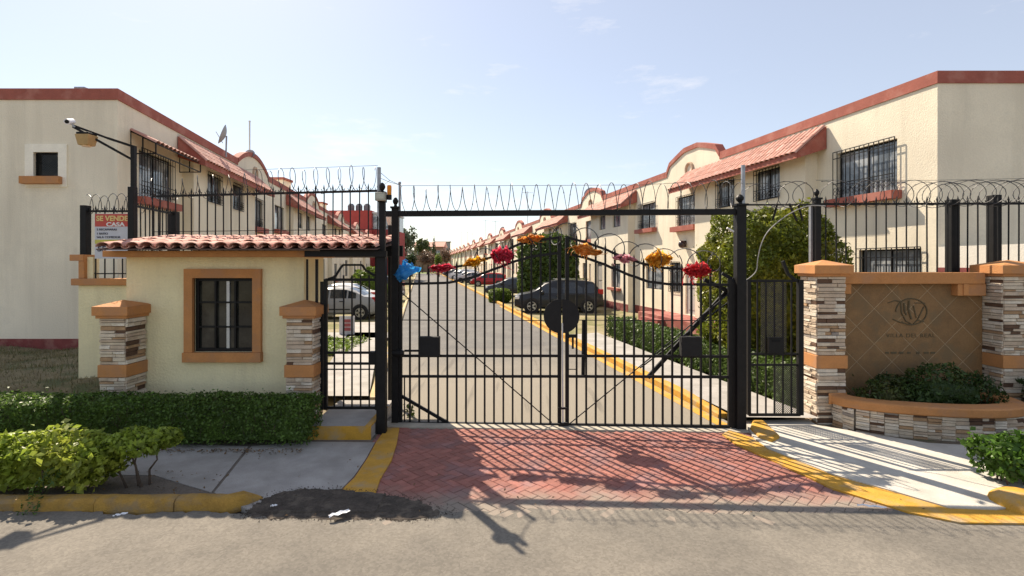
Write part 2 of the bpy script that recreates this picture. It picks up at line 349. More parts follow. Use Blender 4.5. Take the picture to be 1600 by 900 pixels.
# ---------- entrance apron of red pavers in herringbone
apron = MB(); AP = [(-2.25, 4.9), (4.8, 4.78), (4.4, 5.9), (3.55, 7.5), (-2.05, 7.8)]
apron.prism(AP, -.05, .004); apron_o = struct('paved_apron', apron, mat('paver_joint_sand', (.17, .105, .085), .98, .2, 6, 60, .4))
ORG[apron_o.name] = (0,0,0)
def inside(p, poly):
    c = False; j = len(poly) - 1
    for i in range(len(poly)):
        xi, yi = poly[i][:2]; xj, yj = poly[j][:2]
        if (yi > p[1]) != (yj > p[1]) and p[0] < (xj - xi) * (p[1] - yi) / (yj - yi) + xi: c = not c
        j = i
    return c
bl, bw = .2, .1
pav_meshes = []
for q in range(3):
    b = MB(); e = .004; hx, hy = bl/2 - .002, bw/2 - .002
    b.add([(-hx,-hy,-.03),(hx,-hy,-.03),(hx,hy,-.03),(-hx,hy,-.03),(-hx,-hy,.012),(hx,-hy,.012),(hx,hy,.012),(-hx,hy,.012),
           (-hx+e*2,-hy+e*2,.016),(hx-e*2,-hy+e*2,.016),(hx-e*2,hy-e*2,.016),(-hx+e*2,hy-e*2,.016)],
          [(0,1,5,4),(1,2,6,5),(2,3,7,6),(3,0,4,7),(4,5,9,8),(5,6,10,9),(6,7,11,10),(7,4,8,11),(8,9,10,11)])
    pav_meshes.append(b.mesh('paver', PAVER))
bricks = []
ca, sa = math.cos(rad(45)), math.sin(rad(45))
for i in range(-80, 80):
    for j in range(-45, 45):
        # herringbone: brick H at cell (4j - i, i), brick V two cells on
        for kind in (0, 1):
            u = (-i + 4 * j) * bw; v = i * bw
            if kind == 0: cxx, cyy, rz = u + bw, v + bw/2, 0
            else: cxx, cyy, rz = u + 2*bw + bw/2, v + bw, math.pi/2
            X = 1.2 + ca*cxx - sa*cyy; Y = 6.4 + sa*cxx + ca*cyy
            if inside((X, Y), AP) and Y > road_edge(X) - .16: bricks.append((X, Y, rz + rad(45)))
bricks.sort(key=lambda b: (b[0]*.35)**2 + b[1]**2)
for q, (X, Y, a) in enumerate(bricks[:300]):
    o = piece('paver', pav_meshes[q % 3], apron_o, (X, Y, random.uniform(-.0025, .0025)), rotz=a + random.uniform(-.01, .01))
    o.rotation_euler[0] = random.uniform(-.008, .008); o.rotation_euler[1] = random.uniform(-.008, .008)
pj = MB(); pm0 = pav_meshes[0]; pv = [v.co.copy() for v in pm0.vertices]; pf = [tuple(p.vertices) for p in pm0.polygons]
for X, Y, a in bricks[300:]:
    dz = random.uniform(-.0025, .0025); c, s = math.cos(a), math.sin(a)
    pj.add([(X + c*v.x - s*v.y, Y + s*v.x + c*v.y, v.z + dz) for v in pv], pf)
PAVJ = PAVER.copy(); PAVJ.name = 'red_paver_joined'
for nd in PAVJ.node_tree.nodes:
    if nd.type == 'OBJECT_INFO':
        gg = PAVJ.node_tree.nodes.new('ShaderNodeNewGeometry')
        for l in list(nd.outputs['Random'].links): PAVJ.node_tree.links.new(gg.outputs['Random Per Island'], l.to_socket)
o = pj.build('pavers', PAVJ, apron_o); o['kind'] = 'stuff'

# ---------- left pavement, yellow bands, kerbs
def gpoly(px, z): return [gnd(x, y, z)[:2] for x, y in px]
def sheet(name, px, z, m, thick=.06, parent=None):
    b = MB(); b.prism(gpoly(px, z), z - thick, z); return b
pl = MB(); pl.prism([(-9, 5.22), (-2.95, 5.22), (-2.3, 5.4), (-1.95, 6.6), (-1.95, 8.3), (-9, 8.3)], -.06, .022); pave_l = struct('pavement_left', pl, mat('pavement_soil', (.16, .135, .11), .97, .25, 5, 50, .6))
ORG[pave_l.name] = (0,0,0)
for px in ([(393,697),(480,690),(586,691),(572,716),(553,744),(531,766),(524,776),(470,785),(420,800),(388,797),(335,769)],
           [(120,690),(388,697),(330,769),(240,742),(120,742)]):
    sheet('slab', px, .03, CONC).build('slab', CONC, pave_l)
bl_ = sheet('b', [(588,690),(574,716),(554,746),(533,766),(527,772),(586,772),(594,748),(612,718),(620,692),(624,668),(604,668)], .034, YEL)
struct('yellow_band_left', bl_, YEL)
# raised yellow kerb at the front left
def kerb_run(name, pts, h, wd, m, ends=(.5, .15)):
    k = MB(); n = len(pts); vs = []; fs = []
    for i, (x, y) in enumerate(pts):
        a = Vector(pts[max(0, i-1)]); b = Vector(pts[min(n-1, i+1)]); d = (b - a).normalized(); nn = Vector((-d.y, d.x))
        f = ends[0] if i == 0 else (ends[1] if i == n-1 else 1.); j = random.uniform(-.007, .007)
        for off, z in ((0, -.02), (.008, h*.7), (.035, h*.95), (.07, h), (wd*.8, h), (wd, h*.9), (wd, -.02)):
            p = Vector((x, y)) + nn * (off + j); vs.append((p.x, p.y, z * f + (.0 if z > 0 else 0)))
    K = 7
    for i in range(n-1):
        for j in range(K-1): fs.append((i*K+j, (i+1)*K+j, (i+1)*K+j+1, i*K+j+1))
    fs.append(tuple(range(K-1, -1, -1))); fs.append(tuple((n-1)*K + j for j in range(K)))
    k.add(vs, fs); return struct(name, k, m, smooth=35)
kb = MB(); kb.box(-9, 5.17, -.03, -2.9, 5.27, .015); kb_o = struct('kerb_left', kb, MATS['dark_soil']); ORG[kb_o.name] = (0,0,0)
kp = [(-9 + .1*i, 5.13 + .006*math.sin(i*.7)) for i in range(62)] + [(-2.82, 5.16), (-2.70, 5.24), (-2.60, 5.40)]
for k in range(0, len(kp)-1, 8):
    seg_ = kp[k:k+9]
    if len(seg_) < 2: continue
    a_, b_ = Vector(seg_[0]), Vector(seg_[1]); seg_[0] = tuple(a_ + (b_-a_).normalized()*.006); dy_ = random.uniform(-.008, .008); last = k+9 >= len(kp)
    ko = kerb_run('kerb_stone', [(x, y+dy_) for x, y in seg_], .132 + random.uniform(-.008, .006), .16, YELF, (.97, .2 if last else .96)); del ko['kind']; ko.parent = kb_o
# step to the pedestrian gate
st = MB(); st.prism([(-2.87, 7.22), (-1.99, 7.22), (-1.99, 8.6), (-2.9, 8.6)], 0, .21); step_o = struct('entrance_step', st, CONC, bevel=.015)
ORG[step_o.name] = (0,0,0)
MB().box(-2.875, 7.2, .0, -1.985, 7.217, .212).build('painted_front', YEL, step_o); 
MB().box(-2.07, 7.2175, .2, -1.985, 8.2, .216).build('painted_edge', YEL, step_o)
# right pavement
pr_px = [(1163,657),(1262,655),(1276,664),(1450,692),(1600,700),(1640,760),(1605,790),(1556,795),(1482,792),(1400,768),(1300,740),(1200,700),(1178,684)]
pr_o = struct('pavement_right', sheet('p', pr_px, .05, CONC, .1), mat('pale_concrete', (.50, .475, .42), .93, .1, 3, 70, .3, col2=(.36, .335, .29), mixscale=2.2, mixlo=.46, mixhi=.74))
yb = sheet('b', [(1140,672),(1178,684),(1200,700),(1300,740),(1400,768),(1482,792),(1556,795),(1600,786),(1640,800),(1640,818),(1500,816),(1420,800),(1300,762),(1200,716),(1150,694),(1128,678)], .036, YEL)
struct('yellow_band_right', yb, YEL)
kn = MB(); pts = [gnd(1176, 664, 0), gnd(1172, 676, 0), gnd(1186, 690, 0), gnd(1206, 697, 0), gnd(1219, 690, 0), gnd(1206, 678, 0), gnd(1192, 664, 0)]
kn.prism([p[:2] for p in pts], 0, .095); struct('kerb_nose', kn, YEL, bevel=.03)
kn = MB(); c = gnd(1592, 800, 0); vs = []
kn.lathe([(.30, 0), (.27, .1), (.2, .155), (.02, .17)], (c[0]+.12, c[1]+.06, -.01), 16); struct('kerb_end_right', kn, YEL, smooth=True)
MB().prism([(5.0, 5.35), (9, 5.3), (9, 7.9), (5.25, 7.9), (4.7, 7.6)], -.05, .03); 
b = MB(); b.prism([(4.9, 5.32), (9.5, 5.25), (9.5, 8.6), (4.4, 8.6), (4.4, 7.4)], -.05, .022); struct('planting_strip_right', b, mat('brown_soil', (.15, .12, .085), .97, .3, 5, 60, .7, col2=(.10, .1, .05)))
# raised dry-grass bank beside the left house
bk = MB(); n1, n2 = 26, 12; vs = []; fs = []
def bank_z(x, y):
    t = max(0, min(1, (y - 7.4) / 1.6)); t = t*t*(3-2*t)
    return .02 + .5 * t + .03*math.sin(x*3+y) + .025*math.sin(y*5 - x*2)
for i in range(n1+1):
    for j in range(n2+1):
        x = -16 + (-5.9 + 16) * i / n1; y = 7.35 + 5.0 * j / n2; vs.append((x, y, bank_z(x, y)))
for i in range(n1):
    for j in range(n2): a = i*(n2+1)+j; fs.append((a, a+n2+1, a+n2+2, a+1))
bk.add(vs, fs); struct('grass_bank', bk, DRYG, smooth='all')

# ---------- foliage
LEAF = {}
def leafmat(name, c, trans=.35, isl=.35, c2=None):
    return mat(name, c, .45, .22, 2.2, 18, spec=.35, col2=c2, mixscale=1.2, island=isl, trans=trans)
L_HEDGE = leafmat('hedge_leaf', (.10, .175, .032), .38, .6, (.08, .14, .028))
L_SHRUB = leafmat('shrub_leaf', (.25, .33, .045), .5, .45, (.32, .36, .055))
L_TOPI = leafmat('cypress_leaf', (.155, .19, .02), .34, .45, (.21, .215, .022))
L_DARK = leafmat('dark_leaf', (.045, .08, .025), .25, .35)
L_FAR = leafmat('far_leaf', (.12, .15, .09), .25, .3)
L_BROWN = leafmat('autumn_leaf', (.22, .14, .09), .25, .3)
L_BOX = leafmat('box_leaf', (.14, .21, .03), .4, .3)
BARK = mat('bark', (.10, .07, .05), .95, .3, 8, 50, .6)

def leaf_mesh(name, P, N, size, m, parent=None, aspect=.5, spread=.9):
    k = len(P); P = np.asarray(P, float); N = np.asarray(N, float)
    N = N + rng.normal(0, spread, (k, 3)); N /= np.linalg.norm(N, axis=1)[:, None] + 1e-9
    T = np.cross(N, rng.normal(0, 1, (k, 3))); T /= np.linalg.norm(T, axis=1)[:, None] + 1e-9
    B = np.cross(N, T); s = (size * rng.uniform(.5, 1.45, k))[:, None]
    v = np.stack([P - T*s*.5, P + B*s*aspect*.5 + N*s*.12, P + T*s*.5, P - B*s*aspect*.5 + N*s*.12], 1).reshape(-1, 3)
    if parent is not None: v = v - np.array(ORG.get(parent.name, (0,0,0)))
    me = bpy.data.meshes.new(name); me.vertices.add(4*k); me.vertices.foreach_set('co', v.ravel())
    me.loops.add(4*k); me.loops.foreach_set('vertex_index', np.arange(4*k)); me.polygons.add(k)
    me.polygons.foreach_set('loop_start', np.arange(0, 4*k, 4)); me.update(calc_edges=True); me.materials.append(m)
    return link(name, me, parent)
def wob(P, f, a): return a * (np.sin(P[:,0]*f+1.3) * np.sin(P[:,1]*f*1.1+.7) + np.sin(P[:,2]*f*1.3+P[:,0]*f*.6) * .7 + .5*np.sin(P[:,0]*f*2.7+P[:,2]*f*2.1))
def box_points(n, x0, y0, z0, x1, y1, z1, depth=.10, fr=9., amp=.02, shear=None, rnd=.1):
    dx, dy, dz = x1-x0, y1-y0, z1-z0; A = np.array([dy*dz, dy*dz, dx*dz, dx*dz, dx*dy*1.3]); side = rng.choice(5, n, p=A/A.sum())
    U = rng.uniform(0, 1, (n, 3)); N = np.zeros((n, 3))
    for k, (ax, v, s) in enumerate(((0,0,-1),(0,1,1),(1,0,-1),(1,1,1),(2,1,1))):
        i = side == k; U[i, ax] = v; N[i, ax] = s
    P = np.array([x0, y0, z0]) + U * np.array([dx, dy, dz])
    # round the upper edges
    cxy = np.array([(x0+x1)/2, (y0+y1)/2]); top = np.clip((P[:,2] - (z1 - rnd)) / rnd, 0, 1)
    P = P - N * (rng.exponential(depth*.45, n) - .02)[:, None] + N * wob(P, fr, amp)[:, None]
    q = np.minimum(np.minimum(P[:,0]-x0, x1-P[:,0]) / rnd, np.minimum(P[:,1]-y0, y1-P[:,1]) / rnd); P[:,2] -= np.clip(1-q, 0, 1) * top * rnd * .6
    out = rng.uniform(0, 1, n) < .05; P[out] += (N[out]*.6 + np.array([0,0,.7])) * np.minimum(rng.exponential(.03, out.sum()), .07)[:, None]
    N[:,2] += .25
    if shear: P[:,0] += shear * (P[:,1] - y0)
    return P, N
def ell_points(n, c, r, power=2.6, depth=.12, fr=6., amp=.05):
    D = rng.normal(0, 1, (n, 3)); D /= np.linalg.norm(D, axis=1)[:, None]
    k = (np.abs(D) ** power).sum(1) ** (-1/power)
    P = D * k[:, None]; sc_ = 1 - np.abs(rng.exponential(depth*.4, n)) + wob(P * np.array(r), fr, amp) + (rng.uniform(0, 1, n) < .06) * np.minimum(rng.exponential(.03, n), .08)
    return np.array(c) + P * np.array(r) * sc_[:, None], D
def core_ell(mb, c, r, power=2.6, f=.84):
    n, k = 14, 20; vs = []; fs = []
    for i in range(n+1):
        th = math.pi * i / n
        for j in range(k):
            ph = 2*math.pi*j/k; d = np.array([math.sin(th)*math.cos(ph), math.sin(th)*math.sin(ph), math.cos(th)]); q = (np.abs(d)**power).sum() ** (-1/power)
            vs.append(tuple(np.array(c) + d*q*np.array(r)*f))
    for i in range(n):
        for j in range(k): fs.append((i*k+j, i*k+(j+1) % k, (i+1)*k+(j+1) % k, (i+1)*k+j))
    mb.add(vs, fs)
def hedge(name, label, x0, y0, x1, y1, h, z0=.0, n=9000, size=.05, m=L_HEDGE, shear=None, amp=.022, cat='hedge', fr=9., bottom=.08, depth=.1):
    t = thing(name, label, cat, ((x0+x1)/2, (y0+y1)/2, z0))
    P, N = box_points(n, x0, y0, z0+bottom, x1, y1, z0+h, shear=shear, amp=amp, fr=fr, depth=depth)
    leaf_mesh('foliage', P, N, size, m, t)
    c = MB(); e = .075; p = [(x0+e, y0+e), (x1-e, y0+e), (x1-e, y1-e), (x0+e, y1-e)]
    if shear: p = [(a + shear*(b-y0), b) for a, b in p]
    c.prism(p, z0+bottom+.03, z0+h-e); c.build('inner_foliage', m, t)
    s = MB()
    for i in range(int(abs(x1-x0)*5 + abs(y1-y0)*3)):
        yy = random.uniform(y0+.08, y1-.08); xx = random.uniform(x0+.1, x1-.1) + (shear*(yy-y0) if shear else 0)
        s.tube([(xx, yy, z0-.02), (xx + random.uniform(-.05,.05), yy, z0+bottom+.1)], .009, 5)
    for i in range(int(abs(x1-x0)*14)):      # bare twigs that show between the leaves
        yy = y0 + random.uniform(-.01, .05); xx = random.uniform(x0+.05, x1-.05) + (shear*(yy-y0) if shear else 0); zz = z0 + random.uniform(.1, h*.75); dx = random.uniform(-.09, .09)
        s.tube([(xx, yy+.04, zz), (xx+dx*.5, yy, zz+.07), (xx+dx, yy-.005, zz+random.uniform(.1, .18))], .0035, 4)
    s.build('stems', BARK, t); return t

# ================================================================== HOUSES
L_ = 12.1
def house_frame(side): return 1 if side == 'R' else -1
def wall_grid(mb, a0, a1, z0, z1, ops, F, depth=.13, skip=None):
    xs = sorted({a0, a1} | {o[0] for o in ops} | {o[1] for o in ops}); zs = sorted({z0, z1} | {o[2] for o in ops} | {o[3] for o in ops})
    for i in range(len(xs)-1):
        for j in range(len(zs)-1):
            mx_, mz = (xs[i]+xs[i+1])/2, (zs[j]+zs[j+1])/2
            if any(o[0] < mx_ < o[1] and o[2] < mz < o[3] for o in ops): continue
            mb.add([F(xs[i],0,zs[j]), F(xs[i+1],0,zs[j]), F(xs[i+1],0,zs[j+1]), F(xs[i],0,zs[j+1])], [(0,1,2,3)])
    for a, b, c, d in ops:
        for p, q in (((a,c),(b,c)), ((b,c),(b,d)), ((b,d),(a,d)), ((a,d),(a,c))):
            mb.add([F(p[0],0,p[1]), F(q[0],0,q[1]), F(q[0],depth,q[1]), F(p[0],depth,p[1])], [(0,1,2,3)])
def barrel(mb_or_none=None):
    pass
def tile_mesh(name, ax_w, ax_l, ax_n, wdt, ln, m, seg=6):
    """one barrel tile, its lower end at the origin, running up along ax_l"""
    b = MB(); W_, L2, N_ = Vector(ax_w), Vector(ax_l), Vector(ax_n); vs = []; fs = []; th = .014
    for e, (t, r) in enumerate(((0, wdt/2), (ln, wdt/2*.86))):
        for rr in (r, r - th):
            for j in range(seg+1):
                a = math.pi * j / seg; vs.append(W_*(rr*math.cos(a)) + L2*t + N_*(rr*.66*math.sin(a)))
    k = seg + 1
    for j in range(seg):
        fs += [(j, j+1, 2*k+j+1, 2*k+j), (k+j, 3*k+j, 3*k+j+1, k+j+1), (j, k+j, k+j+1, j+1)]
    b.add(vs, fs); return b.mesh(name, m, smooth=50)
def iron_grille(mb, a0, a1, z0, z1, d, F, step=.14, scroll=True, thick=.014):
    def bx(p, q, r_): mb.hexa([F(p[0]-r_, d-r_, p[1]), F(p[0]+r_, d-r_, p[1]), F(p[0]+r_, d+r_, p[1]), F(p[0]-r_, d+r_, p[1]), F(q[0]-r_, d-r_, q[1]), F(q[0]+r_, d-r_, q[1]), F(q[0]+r_, d+r_, q[1]), F(q[0]-r_, d+r_, q[1])])
    n = max(2, int(round((a1-a0)/step)))
    for i in range(n+1):
        a = a0 + (a1-a0)*i/n; bx((a, z0), (a, z1), thick/2)
    for z in (z0, z0 + (z1-z0)*.33, z1 - (z1-z0)*.14, z1):
        mb.hexa([F(a0, d-.006, z-.01), F(a1, d-.006, z-.01), F(a1, d+.006, z-.01), F(a0, d+.006, z-.01), F(a0, d-.006, z+.01), F(a1, d-.006, z+.01), F(a1, d+.006, z+.01), F(a0, d+.006, z+.01)])
    if scroll:
        for i in range(n):
            a = a0 + (a1-a0)*(i+.5)/n; r_ = (a1-a0)/n*.36; zc = z0 + (z1-z0)*.17
            for zz in (zc - r_, zc + r_):
                mb.tube([F(a + r_*math.cos(q*math.pi/4), d, zz + r_*math.sin(q*math.pi/4)) for q in range(8)], .006, 4, closed=True)
def add_window(parent, F, a0, a1, z0, z1, mull=1, sill=None, grille=False, gm=IRON, pane=GLASS, frame=IRON, cross=0, deep=.1, out=-.05):
    f = MB(); t = .035
    def bx(p0, p1, q0, q1): f.hexa([F(p0, deep-.02, q0), F(p1, deep-.02, q0), F(p1, deep+.02, q0), F(p0, deep+.02, q0), F(p0, deep-.02, q1), F(p1, deep-.02, q1), F(p1, deep+.02, q1), F(p0, deep+.02, q1)])
    bx(a0, a1, z0, z0+t); bx(a0, a1, z1-t, z1); bx(a0, a0+t, z0+t, z1-t); bx(a1-t, a1, z0+t, z1-t)
    for i in range(mull):
        c = a0 + (a1-a0)*(i+1)/(mull+1); bx(c-t/2, c+t/2, z0+t, z1-t)
    for i in range(cross):
        c = z0 + (z1-z0)*(i+1)/(cross+1); bx(a0+t, a1-t, c-.012, c+.012)
    w_ = f.build('window', frame, parent, local=True); ORG[w_.name] = ORG.get(parent.name, (0,0,0))
    for i in range(mull+1):
        c0 = a0 + (a1-a0)*i/(mull+1); c1 = a0 + (a1-a0)*(i+1)/(mull+1)
        MB().add([F(c0, deep+.004, z0), F(c1, deep+.004, z0), F(c1, deep+.004, z1), F(c0, deep+.004, z1)], [(0,1,2,3)]).build('pane', pane, w_, local=True)
    if grille:
        gr = MB(); iron_grille(gr, a0-.03, a1+.03, z0-.02, z1+.03, out, F); gr.build('grille', gm, w_, local=True)
    if sill:
        s = MB(); h, pj_ = sill
        s.hexa([F(a0-.12, -pj_, z0-h), F(a1+.12, -pj_, z0-h), F(a1+.12, .0, z0-h), F(a0-.12, .0, z0-h), F(a0-.12, -pj_, z0-.01), F(a1+.12, -pj_, z0-.01), F(a1+.12, .0, z0-.01), F(a0-.12, .0, z0-.01)])
        s.build('sill', REDP, w_, local=True)
    return w_
PORCH = mat('porch_red', (.27, .075, .06), .8, .15, 3, 40, .2, col2=(.36, .16, .13), mixscale=2)
DOOR = mat('house_door', (.42, .40, .37), .6, .1, 4, 40)
def arch_z(s, side='L'):                # raised gable on the parapet: round on the left row, low pitched on the right
    a, b = 7.9, 11.9
    if s <= a or s >= b: return 6.34
    u = (s - a) / (b - a)
    if side == 'R': return 6.82 + .46 * min(1, (1 - abs(2*u - 1)) * 1.35) ** .9
    return 6.55 + .62 * math.sin(math.pi * u) ** .75
def build_house(side, Y0, label, corner=False):
    sg = 1 if side == 'R' else -1
    X0 = (XR if side == 'R' else XL)(Y0)
    root = thing('row_house', label, 'house', (X0, Y0, 0), 'row houses along the estate street')
    F = lambda s, d, z: (-SL*s + sg*d, s, z)
    Fb = lambda s, d, z: F(s, d - .33, z)
    wl = MB(); H = 6.34
    main_ops = [(.92, 2.62, 4.2, 5.4), (.35, 1.95, 1.3, 2.84), (9.35, 11.0, 4.07, 5.3), (9.45, 10.35, .42, 2.5), (10.75, 11.65, 1.3, 2.55)]
    wall_grid(wl, 0, 3.3, 0, H, main_ops[:2], F); wall_grid(wl, 9.0, L_, 0, H, main_ops[2:], F)
    wl.add([F(3.3,0,5.4), F(9,0,5.4), F(9,0,H), F(3.3,0,H)], [(0,1,2,3)])
    bay_ops = [(4.3, 5.4, 4.5, 5.4), (6.5, 7.5, 4.5, 5.4), (4.3, 5.6, 1.2, 2.5), (7.0, 7.9, .42, 2.5)]
    wall_grid(wl, 3.3, 9.0, 0, 5.9, bay_ops, Fb)
    for s in (3.3, 9.0): wl.add([F(s,-.33,0), F(s,0,0), F(s,0,6.1), F(s,-.33,5.85)], [(0,1,2,3)])
    # gable wall
    N = 16; ss = [7.9 + 4.0*i/N for i in range(N+1)]
    for i in range(N):
        wl.add([F(ss[i],0,H), F(ss[i+1],0,H), F(ss[i+1],0,arch_z(ss[i+1], side)-.05 if 0 < i+1 < N else 6.5), F(ss[i],0,arch_z(ss[i], side)-.05 if i else 6.5)], [(0,1,2,3)])
    # ends, back and roof
    side_ops = []
    FE = lambda a, d, z: F(d, a, z)     # end wall: a = depth into the house
    if corner and side == 'L': side_ops = [(1.37, 1.95, 4.54, 5.11)]
    wall_grid(wl, 0, 9, 0, H, side_ops, FE)
    wl.add([F(L_,0,0), F(L_,9,0), F(L_,9,H), F(L_,0,H)], [(0,1,2,3)]); wl.add([F(0,9,0), F(L_,9,0), F(L_,9,H), F(0,9,H)], [(0,1,2,3)])
    wl.add([F(0,0,6.2), F(L_,0,6.2), F(L_,9,6.2), F(0,9,6.2)], [(0,1,2,3)])
    wall_o = wl.build('wall', WALL, root, local=True)
    # red copings
    def seg(s0, s1, d0, d1, z0, z1): MB().hexa([F(s0,d0,z0), F(s1,d0,z0), F(s1,d1,z0), F(s0,d1,z0), F(s0,d0,z1), F(s1,d0,z1), F(s1,d1,z1), F(s0,d1,z1)]).build('coping', REDP, root, local=True)
    seg(-.03, 7.9, -.03, .22, H, 6.6); seg(11.9, L_+.0, -.03, .22, H, 6.6); seg(-.03, .2, .22, 9.0, H, 6.6)
    c = MB(); zz = [6.6] + [arch_z(s, side) for s in ss[1:-1]] + [6.6]
    for i in range(N):
        s0, s1 = ss[i], ss[i+1]; a, b = zz[i], zz[i+1]
        c.hexa([F(s0,-.05,a-.16), F(s1,-.05,b-.16), F(s1,.25,b-.16), F(s0,.25,a-.16), F(s0,-.05,a+.03), F(s1,-.05,b+.03), F(s1,.25,b+.03), F(s0,.25,a+.03)])
    c.build('gable_coping', REDP, root, local=True, )
    c = MB(); c.tube([F(10.0 + .26*math.cos(q*math.pi/10), -.02, 6.35 + .26*math.sin(q*math.pi/10)) for q in range(20)], .06, 6, closed=True)
    c.build('oculus_ring', mat('oculus_trim', (.50, .36, .25), .9, .15, 5, 50, .2), root, local=True, smooth=True)
    # windows
    gr = True if corner else False
    add_window(root, F, *main_ops[0], mull=1, sill=(.2, .25), grille=corner or side == 'R', out=-.09)
    add_window(root, F, *main_ops[1], mull=1, grille=gr)
    add_window(root, F, *main_ops[2], mull=1, sill=(.22, .28), grille=gr)
    add_window(root, F, *main_ops[4], mull=1, grille=gr)
    add_window(root, Fb, *bay_ops[0], mull=1, grille=gr); add_window(root, Fb, *bay_ops[1], mull=1, grille=gr)
    add_window(root, Fb, *bay_ops[2], mull=1, sill=(.15, .2))
    for FF, (a, b, z0, z1) in ((F, main_ops[3]), (Fb, bay_ops[3])):
        d = MB(); d.hexa([FF(a,.06,z0), FF(b,.06,z0), FF(b,.12,z0), FF(a,.12,z0), FF(a,.06,z1), FF(b,.06,z1), FF(b,.12,z1), FF(a,.12,z1)])
        for zz0, zz1 in ((z0+.2, z0+.95), (z0+1.1, z1-.2)):
            d.hexa([FF(a+.15,.04,zz0), FF(b-.15,.04,zz0), FF(b-.15,.06,zz0), FF(a+.15,.06,zz0), FF(a+.15,.04,zz1), FF(b-.15,.04,zz1), FF(b-.15,.06,zz1), FF(a+.15,.06,zz1)])
        do = d.build('door', DOOR, root, local=True); MB().ball(FF(a+.1, .02, z0+1.0), .035, 6).build('handle', STEEL, do, local=True)
    # red plinth, porch and steps
    p = MB()
    def seg2(s0, s1, d0, d1, z0, z1): p.hexa([F(s0,d0,z0), F(s1,d0,z0), F(s1,d1,z0), F(s0,d1,z0), F(s0,d0,z1), F(s1,d0,z1), F(s1,d1,z1), F(s0,d1,z1)])
    seg2(-.02, 3.3, -.02, 0, 0, .4); seg2(3.28, 9.02, -.35, -.33, 0, .4)
    p.build('plinth', DADO, root, local=True)
    if corner:
        MB().hexa([F(-.02,-.02,0), F(.0,-.02,0), F(.0,9,0), F(-.02,9,0), F(-.02,-.02,.74), F(.0,-.02,.74), F(.0,9,.74), F(-.02,9,.74)]).build('end_plinth', DADO, root, local=True)
    p = MB(); seg2(6.6, 11.9, -1.3, -.36, 0, .38); seg2(9.02, 11.9, -.36, -.02, 0, .38)
    p.build('porch_slab', PORCH, root, local=True)
    for k, (d0, z) in enumerate(((-1.6, .26), (-1.9, .13))):
        p = MB(); seg2(9.4, 11.0, d0, d0+.298, 0, z); p.build('step', PORCH, root, local=True)
    # lean-to clay tile roof over the bay
    s0, s1 = 2.95, 10.1; d_t, z_t, d_e, z_e = -.02, 6.22, -.80, 5.52
    rf = MB()
    rf.hexa([F(s0,d_e,z_e-.04), F(s1,d_e,z_e-.04), F(s1,d_t,z_t-.04), F(s0,d_t,z_t-.04), F(s0,d_e,z_e), F(s1,d_e,z_e), F(s1,d_t,z_t), F(s0,d_t,z_t)])
    roof = rf.build('lean_to_roof', REDP, root, local=True); ORG[roof.name] = ORG[root.name]
    fb = MB(); fb.hexa([F(s0,d_e-.03,z_e-.16), F(s1,d_e-.03,z_e-.16), F(s1,d_e-.005,z_e-.16), F(s0,d_e-.005,z_e-.16), F(s0,d_e-.03,z_e+.0), F(s1,d_e-.03,z_e+.0), F(s1,d_e-.005,z_e+.0), F(s0,d_e-.005,z_e+.0)])
    fb.build('fascia', REDP, roof, local=True)
    for s in (s0, s1-.05):
        g2 = MB(); g2.extrude([F(s, d_e, z_e-.16), F(s, d_t, z_e-.16 + .25), F(s, d_t, z_t-.05), F(s, d_e, z_e-.05)], Vector(F(.05,0,0)) - Vector(F(0,0,0))); g2.build('barge_board', REDP, roof, local=True)
    uw = Vector(F(1,0,0)) - Vector(F(0,0,0)); ul = Vector(F(0, d_t-d_e, z_t-z_e)) - Vector(F(0,0,0)); slope = ul.length; ul.normalize(); uw.normalize()
    un = uw.cross(ul).normalized(); un = un if un.z > 0 else -un
    cols, rows = 34, 3; wd = (s1 - s0) / cols
    if corner:
        tm = tile_mesh('roof_tile', uw, ul, un, wd*1.02, slope/rows*1.15, TILE)
        for i in range(cols):
            for j in range(rows):
                q = Vector(F(s0 + wd*(i+.5), d_e, z_e)) + ul * (slope*j/rows - .05) + un * (.012 + .014*0 + random.uniform(0, .006))
                link('roof_tile', tm, roof, q)
    else:
        tj = MB(); tm = tile_mesh('tmp_tile', uw, ul, un, wd*1.02, slope/rows*1.15, TILEJ, 4)
        tv = [v.co.copy() for v in tm.vertices]; tf = [tuple(p_.vertices) for p_ in tm.polygons]
        for i in range(cols):
            for j in range(rows):
                q = Vector(F(s0 + wd*(i+.5), d_e, z_e)) + ul * (slope*j/rows - .05) + un * (.012 + random.uniform(0, .006))
                tj.add([v + q for v in tv], tf)
        o = tj.build('roof_tiles', TILEJ, roof, local=True); o['kind'] = 'stuff'; bpy.data.meshes.remove(tm)
    return root, F
ORD = ['corner', 'second', 'third', 'fourth', 'fifth', 'sixth', 'seventh', 'eighth', 'ninth', 'tenth', 'eleventh', 'twelfth', 'thirteenth', 'fourteenth', 'fifteenth', 'sixteenth']
YR0, YL0 = 10.9, 12.0
hR, FR = build_house('R', YR0, 'cream corner house beside the gate on the right with large barred upstairs window', True)
hL, FL = build_house('L', YL0, 'cream corner house on the left with small square window in its end wall', True)
protoR, _ = build_house('R', YR0 + L_, 'cream row house with tiled lean-to roof, second from the gate on the right side')
protoL, _ = build_house('L', YL0 + L_, 'cream row house with tiled lean-to roof, second from the gate on the left side')
for k in range(2, 16):
    c = copy_tree(protoR); Y = YR0 + L_*k; c.location = (XR(Y), Y, 0); c['label'] = 'cream row house with tiled lean-to roof, %s from the gate on the right side' % ORD[k]
for k in range(2, 5):
    c = copy_tree(protoL); Y = YL0 + L_*k; c.location = (XL(Y), Y, 0); c['label'] = 'cream row house with tiled lean-to roof, %s from the gate on the left side' % ORD[k]
